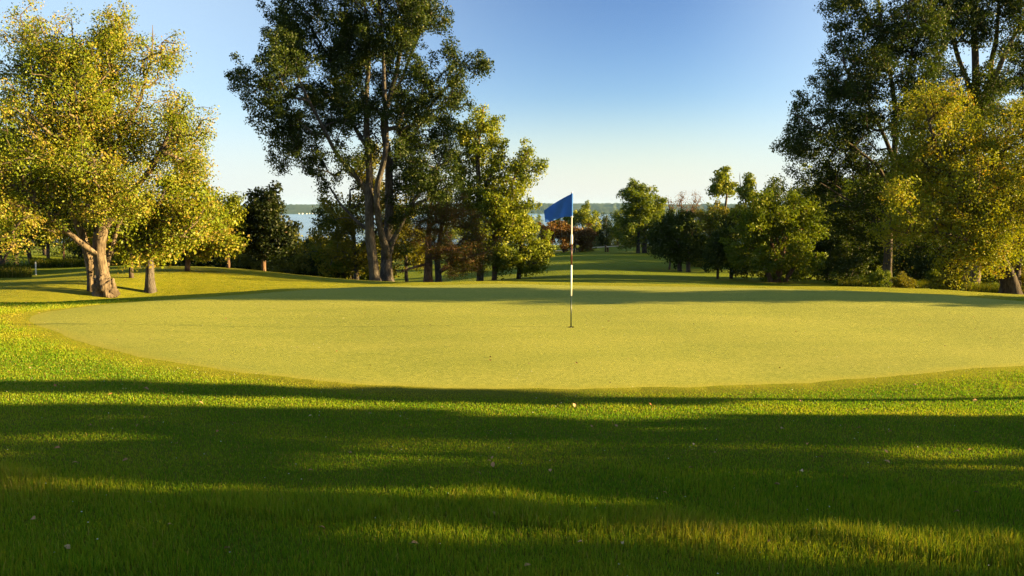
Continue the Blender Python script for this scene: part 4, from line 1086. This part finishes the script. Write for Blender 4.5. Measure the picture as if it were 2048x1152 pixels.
ong = [(270, 654), (1220, 765), (1357, 738), (900, 692), (180, 661), (300, 678), (1060, 640), (1500, 640), (640, 632), (520, 690), (740, 730), (1650, 700), (1420, 705), (1180, 700), (860, 650), (1830, 690), (1560, 735), (320, 625), (420, 700), (980, 720)] + [(random.uniform(150, 2000), random.uniform(612, 735)) for _ in range(44)]
for px, py in ong: drop_leaf(px, py, random.uniform(.016, .036), 'tiny pale leaf fleck on the smooth putting surface', 'flecks on the putting surface', .008)

# ------------------------------------------------------------------ grass blades
t = NT('grass_blade')
c = t.ramp(t.attr('tint'), [(0.0, (0.048, 0.145, 0.005)), (0.45, (0.148, 0.235, 0.010)), (0.8, (0.250, 0.275, 0.018)), (0.93, (0.26, 0.24, 0.012)), (1.0, (0.32, 0.25, 0.07))])
dd = t.n('ShaderNodeBsdfDiffuse'); t.l(c, dd.inputs[0])
tr_ = t.n('ShaderNodeBsdfTranslucent'); t.l(t.mix(1.0, c, (1.0, 1.0, 0.4), 'MULTIPLY'), tr_.inputs[0])
mm = t.n('ShaderNodeMixShader'); mm.inputs[0].default_value = 0.45; t.l(dd.outputs[0], mm.inputs[1]); t.l(tr_.outputs[0], mm.inputs[2])
gg = t.n('ShaderNodeBsdfGlossy'); gg.inputs['Roughness'].default_value = 0.42; gg.inputs[0].default_value = (.8, .9, .8, 1)
m3 = t.n('ShaderNodeMixShader'); m3.inputs[0].default_value = 0.006; t.l(mm.outputs[0], m3.inputs[1]); t.l(gg.outputs[0], m3.inputs[2])
M['blade'] = t.done(m3.outputs[0])


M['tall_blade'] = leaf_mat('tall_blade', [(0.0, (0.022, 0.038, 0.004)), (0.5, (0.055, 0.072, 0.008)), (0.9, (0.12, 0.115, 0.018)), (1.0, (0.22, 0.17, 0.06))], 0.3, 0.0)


def patch_noise(x, y, s_):
    p_ = np.stack([x, y, 0 * x + s_], -1)
    return gate(p_, s_)


def blades(name, x, y, h, w_, seed, tint_shift=0.0, lean=0.35, mat='blade'):
    tint_shift = tint_shift + 0.34 * smooth(1 - (green_sd(x, y) + .1) / 0.7) * (green_sd(x, y) < 1.0)
    r = np.random.default_rng(seed)
    n = len(x)
    z = H(x, y) - 0.004
    a = r.uniform(0, 2 * np.pi, n); lx, ly = np.cos(a), np.sin(a)
    b = r.uniform(0, 2 * np.pi, n); wx, wy = np.cos(b) * w_ / 2, np.sin(b) * w_ / 2
    ln_ = np.abs(r.normal(0, lean, n)) * h
    V = np.empty((n, 5, 3))
    V[:, 0] = np.stack([x - wx, y - wy, z], -1); V[:, 1] = np.stack([x + wx, y + wy, z], -1)
    mx, my = x + lx * ln_ * .35, y + ly * ln_ * .35
    V[:, 2] = np.stack([mx + wx * .8, my + wy * .8, z + h * .6], -1); V[:, 3] = np.stack([mx - wx * .8, my - wy * .8, z + h * .6], -1)
    V[:, 4] = np.stack([x + lx * ln_, y + ly * ln_, z + h * (1 - .25 * np.minimum(1, ln_ / h))], -1)
    k = np.arange(n)[:, None] * 5
    q = k + np.array([0, 1, 2, 3]); tr = k + np.array([3, 2, 4])
    base = 0.42 + 0.20 * patch_noise(x, y, 0.9) + 0.16 * patch_noise(x, y, 0.16) + 0.10 * patch_noise(x, y * 3, 0.8) + tint_shift
    tint = np.clip(base + r.normal(0, 0.2, n), 0, 0.955)
    dead = r.random(n) < 0.03 + 0.04 * (patch_noise(x + 9, y, 0.7) > 0.5)
    tint[dead] = r.uniform(.93, 1, dead.sum())
    return tag(mesh_obj(name, V.reshape(-1, 3), [q, tr], M[mat], attrs={'tint': ('FACE', np.concatenate([tint, tint]))}), kind='stuff')


def scatter(y0, y1, dens, seed, side=0.69, margin=1.2):
    """Random ground points in front of the eye between two distances, dens per square metre at each distance."""
    r = np.random.default_rng(seed)
    wmax = y1 * side + margin
    n = int((y1 - y0) * 2 * wmax * dens(y0))
    y = r.uniform(y0, y1, n); x = r.uniform(-wmax, wmax, n)
    k = (np.abs(x) < y * side + margin) & (r.random(n) < dens(y) / dens(y0)) & (green_sd(x, y) > -0.10)
    return x[k], y[k]


dn = lambda y: 11000 * np.minimum(1, (4.6 / np.asarray(y, float)) ** 1.7)
xs_, ys_ = [], []
for i, (a, b) in enumerate([(2.9, 4), (4, 5.2), (5.2, 6.8), (6.8, 8.4), (8.4, 10.2)]):
    x, y = scatter(a, b, dn, 200 + i); xs_.append(x); ys_.append(y)
x, y = np.concatenate(xs_), np.concatenate(ys_)
rough = smooth((5.6 + 0.35 * np.sin(x * 1.3) - y) / 0.9)
r = np.random.default_rng(77)
h = (0.020 + 0.034 * rough * np.clip(0.85 + 0.6 * patch_noise(x, y, 0.16), .25, 1.7)) * r.uniform(.5, 1.4, len(x))
h *= 1 + 0.55 * rough * (patch_noise(x + 3, y * 1.6, 0.28) > 0.75)
h *= 0.32 + 0.68 * smooth((green_sd(x, y) + .1) / 0.8)
blades('grass', x, y, h, np.maximum(0.0038, 0.00085 * y), 301)
print('blades', len(x))
# fringe round the sides of the green
dn2 = lambda y: 3600 * np.minimum(1, (10 / np.asarray(y, float)) ** 1.5)
xs_, ys_ = [], []
for i, (a, b) in enumerate([(10.2, 12.5), (12.5, 15.5), (15.5, 18.0)]):
    x, y = scatter(a, b, dn2, 220 + i, margin=.6); xs_.append(x); ys_.append(y)
x, y = np.concatenate(xs_), np.concatenate(ys_)
blades('fringe_grass', x, y, 0.024 * r.uniform(.6, 1.4, len(x)) * (0.32 + 0.68 * smooth((green_sd(x, y) + .1) / 0.8)), 0.0008 * y, 302, 0.12)
print('blades', len(x))


def tall_grass(name, boxes, seed):
    r = np.random.default_rng(seed)
    X, Y = [], []
    for px0, px1, d0, d1, n in boxes:
        d = r.uniform(d0, d1, n); X.append((r.uniform(px0, px1, n) - 1024) / F * d); Y.append(d)
    x, y = np.concatenate(X), np.concatenate(Y)
    return blades(name, x, y, r.uniform(.12, .42, len(x)), np.full(len(x), .013), seed, 0.0, 0.3, 'tall_blade')


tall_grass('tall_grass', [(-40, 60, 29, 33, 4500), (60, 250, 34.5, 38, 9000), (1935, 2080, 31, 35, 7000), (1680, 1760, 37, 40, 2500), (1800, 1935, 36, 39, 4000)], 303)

# cotton fluff caught in the lawn
r = np.random.default_rng(9)
x, y = scatter(3.2, 9.5, lambda y: 3.5 + 0 * np.asarray(y), 230)
g = r.uniform(9, 17, 200); gx_ = r.uniform(-9, 11, 200); kk = green_sd(gx_, g) < -.2
x, y = np.concatenate([x, gx_[kk]]), np.concatenate([y, g[kk]])
zz = H(x, y) + np.where(green_sd(x, y) < 0, 0.018, 0.028)
s_ = r.uniform(.003, .006, len(x))
octa = np.array([(1, 0, 0), (0, 1, 0), (-1, 0, 0), (0, -1, 0), (0, 0, .6), (0, 0, -.6)])
V = (octa[None] * s_[:, None, None] * r.uniform(.6, 1.3, (len(x), 6, 1))) + np.stack([x, y, zz], -1)[:, None]
fo = np.array([(0, 1, 4), (1, 2, 4), (2, 3, 4), (3, 0, 4), (1, 0, 5), (2, 1, 5), (3, 2, 5), (0, 3, 5)])
F_ = (np.arange(len(x))[:, None, None] * 6 + fo[None]).reshape(-1, 3)
M['fluff'] = mat_plain('fluff', (0.55, 0.54, 0.48), 0.9, 0.05)
tag(mesh_obj('cotton_fluff', V.reshape(-1, 3), F_, M['fluff']), kind='stuff')

# ------------------------------------------------------------------ light, sky, camera
w = bpy.data.worlds.new("World"); sc.world = w; w.use_nodes = True
nt = w.node_tree; bg = nt.nodes["Background"]
s = nt.nodes.new("ShaderNodeTexSky"); s.sky_type = 'NISHITA'; s.sun_disc = False
s.sun_elevation = SUN_EL
s.sun_rotation = math.radians(90) + math.atan(SUN_SLOPE)
s.air_density = 1.0; s.dust_density = 0.3; s.ozone_density = 2.0; s.altitude = 300
def wmath(op, a, b):
    m = nt.nodes.new('ShaderNodeMath'); m.operation = op
    for k, v in ((0, a), (1, b)):
        if hasattr(v, 'is_linked'): nt.links.new(v, m.inputs[k])
        else: m.inputs[k].default_value = v
    return m.outputs[0]
def wscale(col, k):
    v = nt.nodes.new('ShaderNodeVectorMath'); v.operation = 'SCALE'; nt.links.new(col, v.inputs[0]); v.inputs['Scale'].default_value = k
    return v.outputs[0]
# deepen the blue with height, then a thin whitish veil that is thickest away from the darkest part of the sky
gm_ = nt.nodes.new('ShaderNodeGamma'); gm_.inputs[1].default_value = 1.62
nt.links.new(wscale(s.outputs[0], 0.23), gm_.inputs[0])
sv = nt.nodes.new('ShaderNodeVectorMath'); sv.operation = 'MULTIPLY'; nt.links.new(wscale(gm_.outputs[0], 1 / 0.348), sv.inputs[0]); sv.inputs[1].default_value = (1.06, 0.92, 1.0)
sky = sv.outputs[0]
tc = nt.nodes.new('ShaderNodeTexCoord'); sx = nt.nodes.new('ShaderNodeSeparateXYZ'); nt.links.new(tc.outputs['Generated'], sx.inputs[0])
def smap(val, lo_, hi_, out):
    m = nt.nodes.new('ShaderNodeMapRange'); m.interpolation_type = 'SMOOTHSTEP'
    nt.links.new(val, m.inputs[0]); m.inputs[1].default_value = lo_; m.inputs[2].default_value = hi_; m.inputs[3].default_value = 0; m.inputs[4].default_value = out
    return m.outputs[0]
veil = wmath('ADD', smap(wmath('MULTIPLY', sx.outputs[0], -1.0), -0.14, 0.45, 0.62), smap(sx.outputs[0], 0.16, 0.5, 0.75))
low = wmath('SUBTRACT', 0.92, smap(sx.outputs[2], -0.01, 0.14, 0.92))
def wmix(fac, a_, colr):
    m = nt.nodes.new('ShaderNodeMix'); m.data_type = 'RGBA'
    nt.links.new(fac, m.inputs[0]); nt.links.new(a_, m.inputs[6]); m.inputs[7].default_value = colr
    return m
mx_ = wmix(low, wmix(veil, sky, (2.05, 2.70, 3.20, 1)).outputs[2], (2.45, 2.60, 2.56, 1))
nt.links.new(mx_.outputs[2], bg.inputs[0]); bg.inputs[1].default_value = 0.05

# the air: a thin even haze over the whole place
if HAZE:
    hv = NT('haze_air'); hv.t.nodes.remove(hv.out); hv.out = hv.t.nodes.new('ShaderNodeOutputMaterial')
    pv = hv.n('ShaderNodeVolumePrincipled'); pv.inputs['Density'].default_value = 0.00005; pv.inputs['Color'].default_value = (0.36, 0.66, 1.0, 1); pv.inputs['Anisotropy'].default_value = 0.0
    hv.l(pv.outputs[0], hv.out.inputs['Volume'])
    a_, z0, z1 = 4600, -40, 34
    v = [(x, y, z) for z in (z0, z1) for x, y in ((-a_, -300), (a_, -300), (a_, 5400), (-a_, 5400))]
    ho = mesh_obj('haze', v, [(0, 3, 2, 1), (4, 5, 6, 7), (0, 1, 5, 4), (1, 2, 6, 5), (2, 3, 7, 6), (3, 0, 4, 7)], hv.m)
    tag(ho, kind='stuff')

L = bpy.data.lights.new("sun", 'SUN'); L.energy = 5.0; L.angle = math.radians(0.5); L.color = (1.0, 0.70, 0.28)
lo = bpy.data.objects.new("sun", L); COL.objects.link(lo)
hz = math.hypot(1, SUN_SLOPE)
lo.rotation_euler = Vector((-math.cos(SUN_EL) / hz, SUN_SLOPE * math.cos(SUN_EL) / hz, -math.sin(SUN_EL))).to_track_quat('-Z', 'Y').to_euler()
lo.location = (30, -3, 15)

cam = bpy.data.cameras.new("camera"); cam.sensor_width = 36; cam.lens = F / 2048 * 36; cam.clip_start = 0.1; cam.clip_end = 12000
co_ = bpy.data.objects.new("camera", cam); COL.objects.link(co_)
co_.location = (0, 0, EYE); co_.rotation_euler = (math.radians(90) - PITCH, 0, 0); sc.camera = co_
sc.view_settings.view_transform = 'Standard'; sc.view_settings.look = 'None'; sc.view_settings.gamma = 1.0
sc.view_settings.exposure = 2.8
sc.cycles.max_bounces = 6; sc.cycles.diffuse_bounces = 3; sc.cycles.glossy_bounces = 2; sc.cycles.transmission_bounces = 3; sc.cycles.transparent_max_bounces = 4
sc.cycles.volume_bounces = 0
sc.cycles.use_denoising = True
try:
    sc.cycles.denoiser = 'OPENIMAGEDENOISE'; sc.cycles.denoising_input_passes = 'RGB_ALBEDO_NORMAL'; sc.cycles.denoising_prefilter = 'NONE'
except Exception as e: print(e)
sc.cycles.caustics_reflective = False; sc.cycles.caustics_refractive = False
print('SCRIPT SECONDS', round(time.time() - T0, 1))
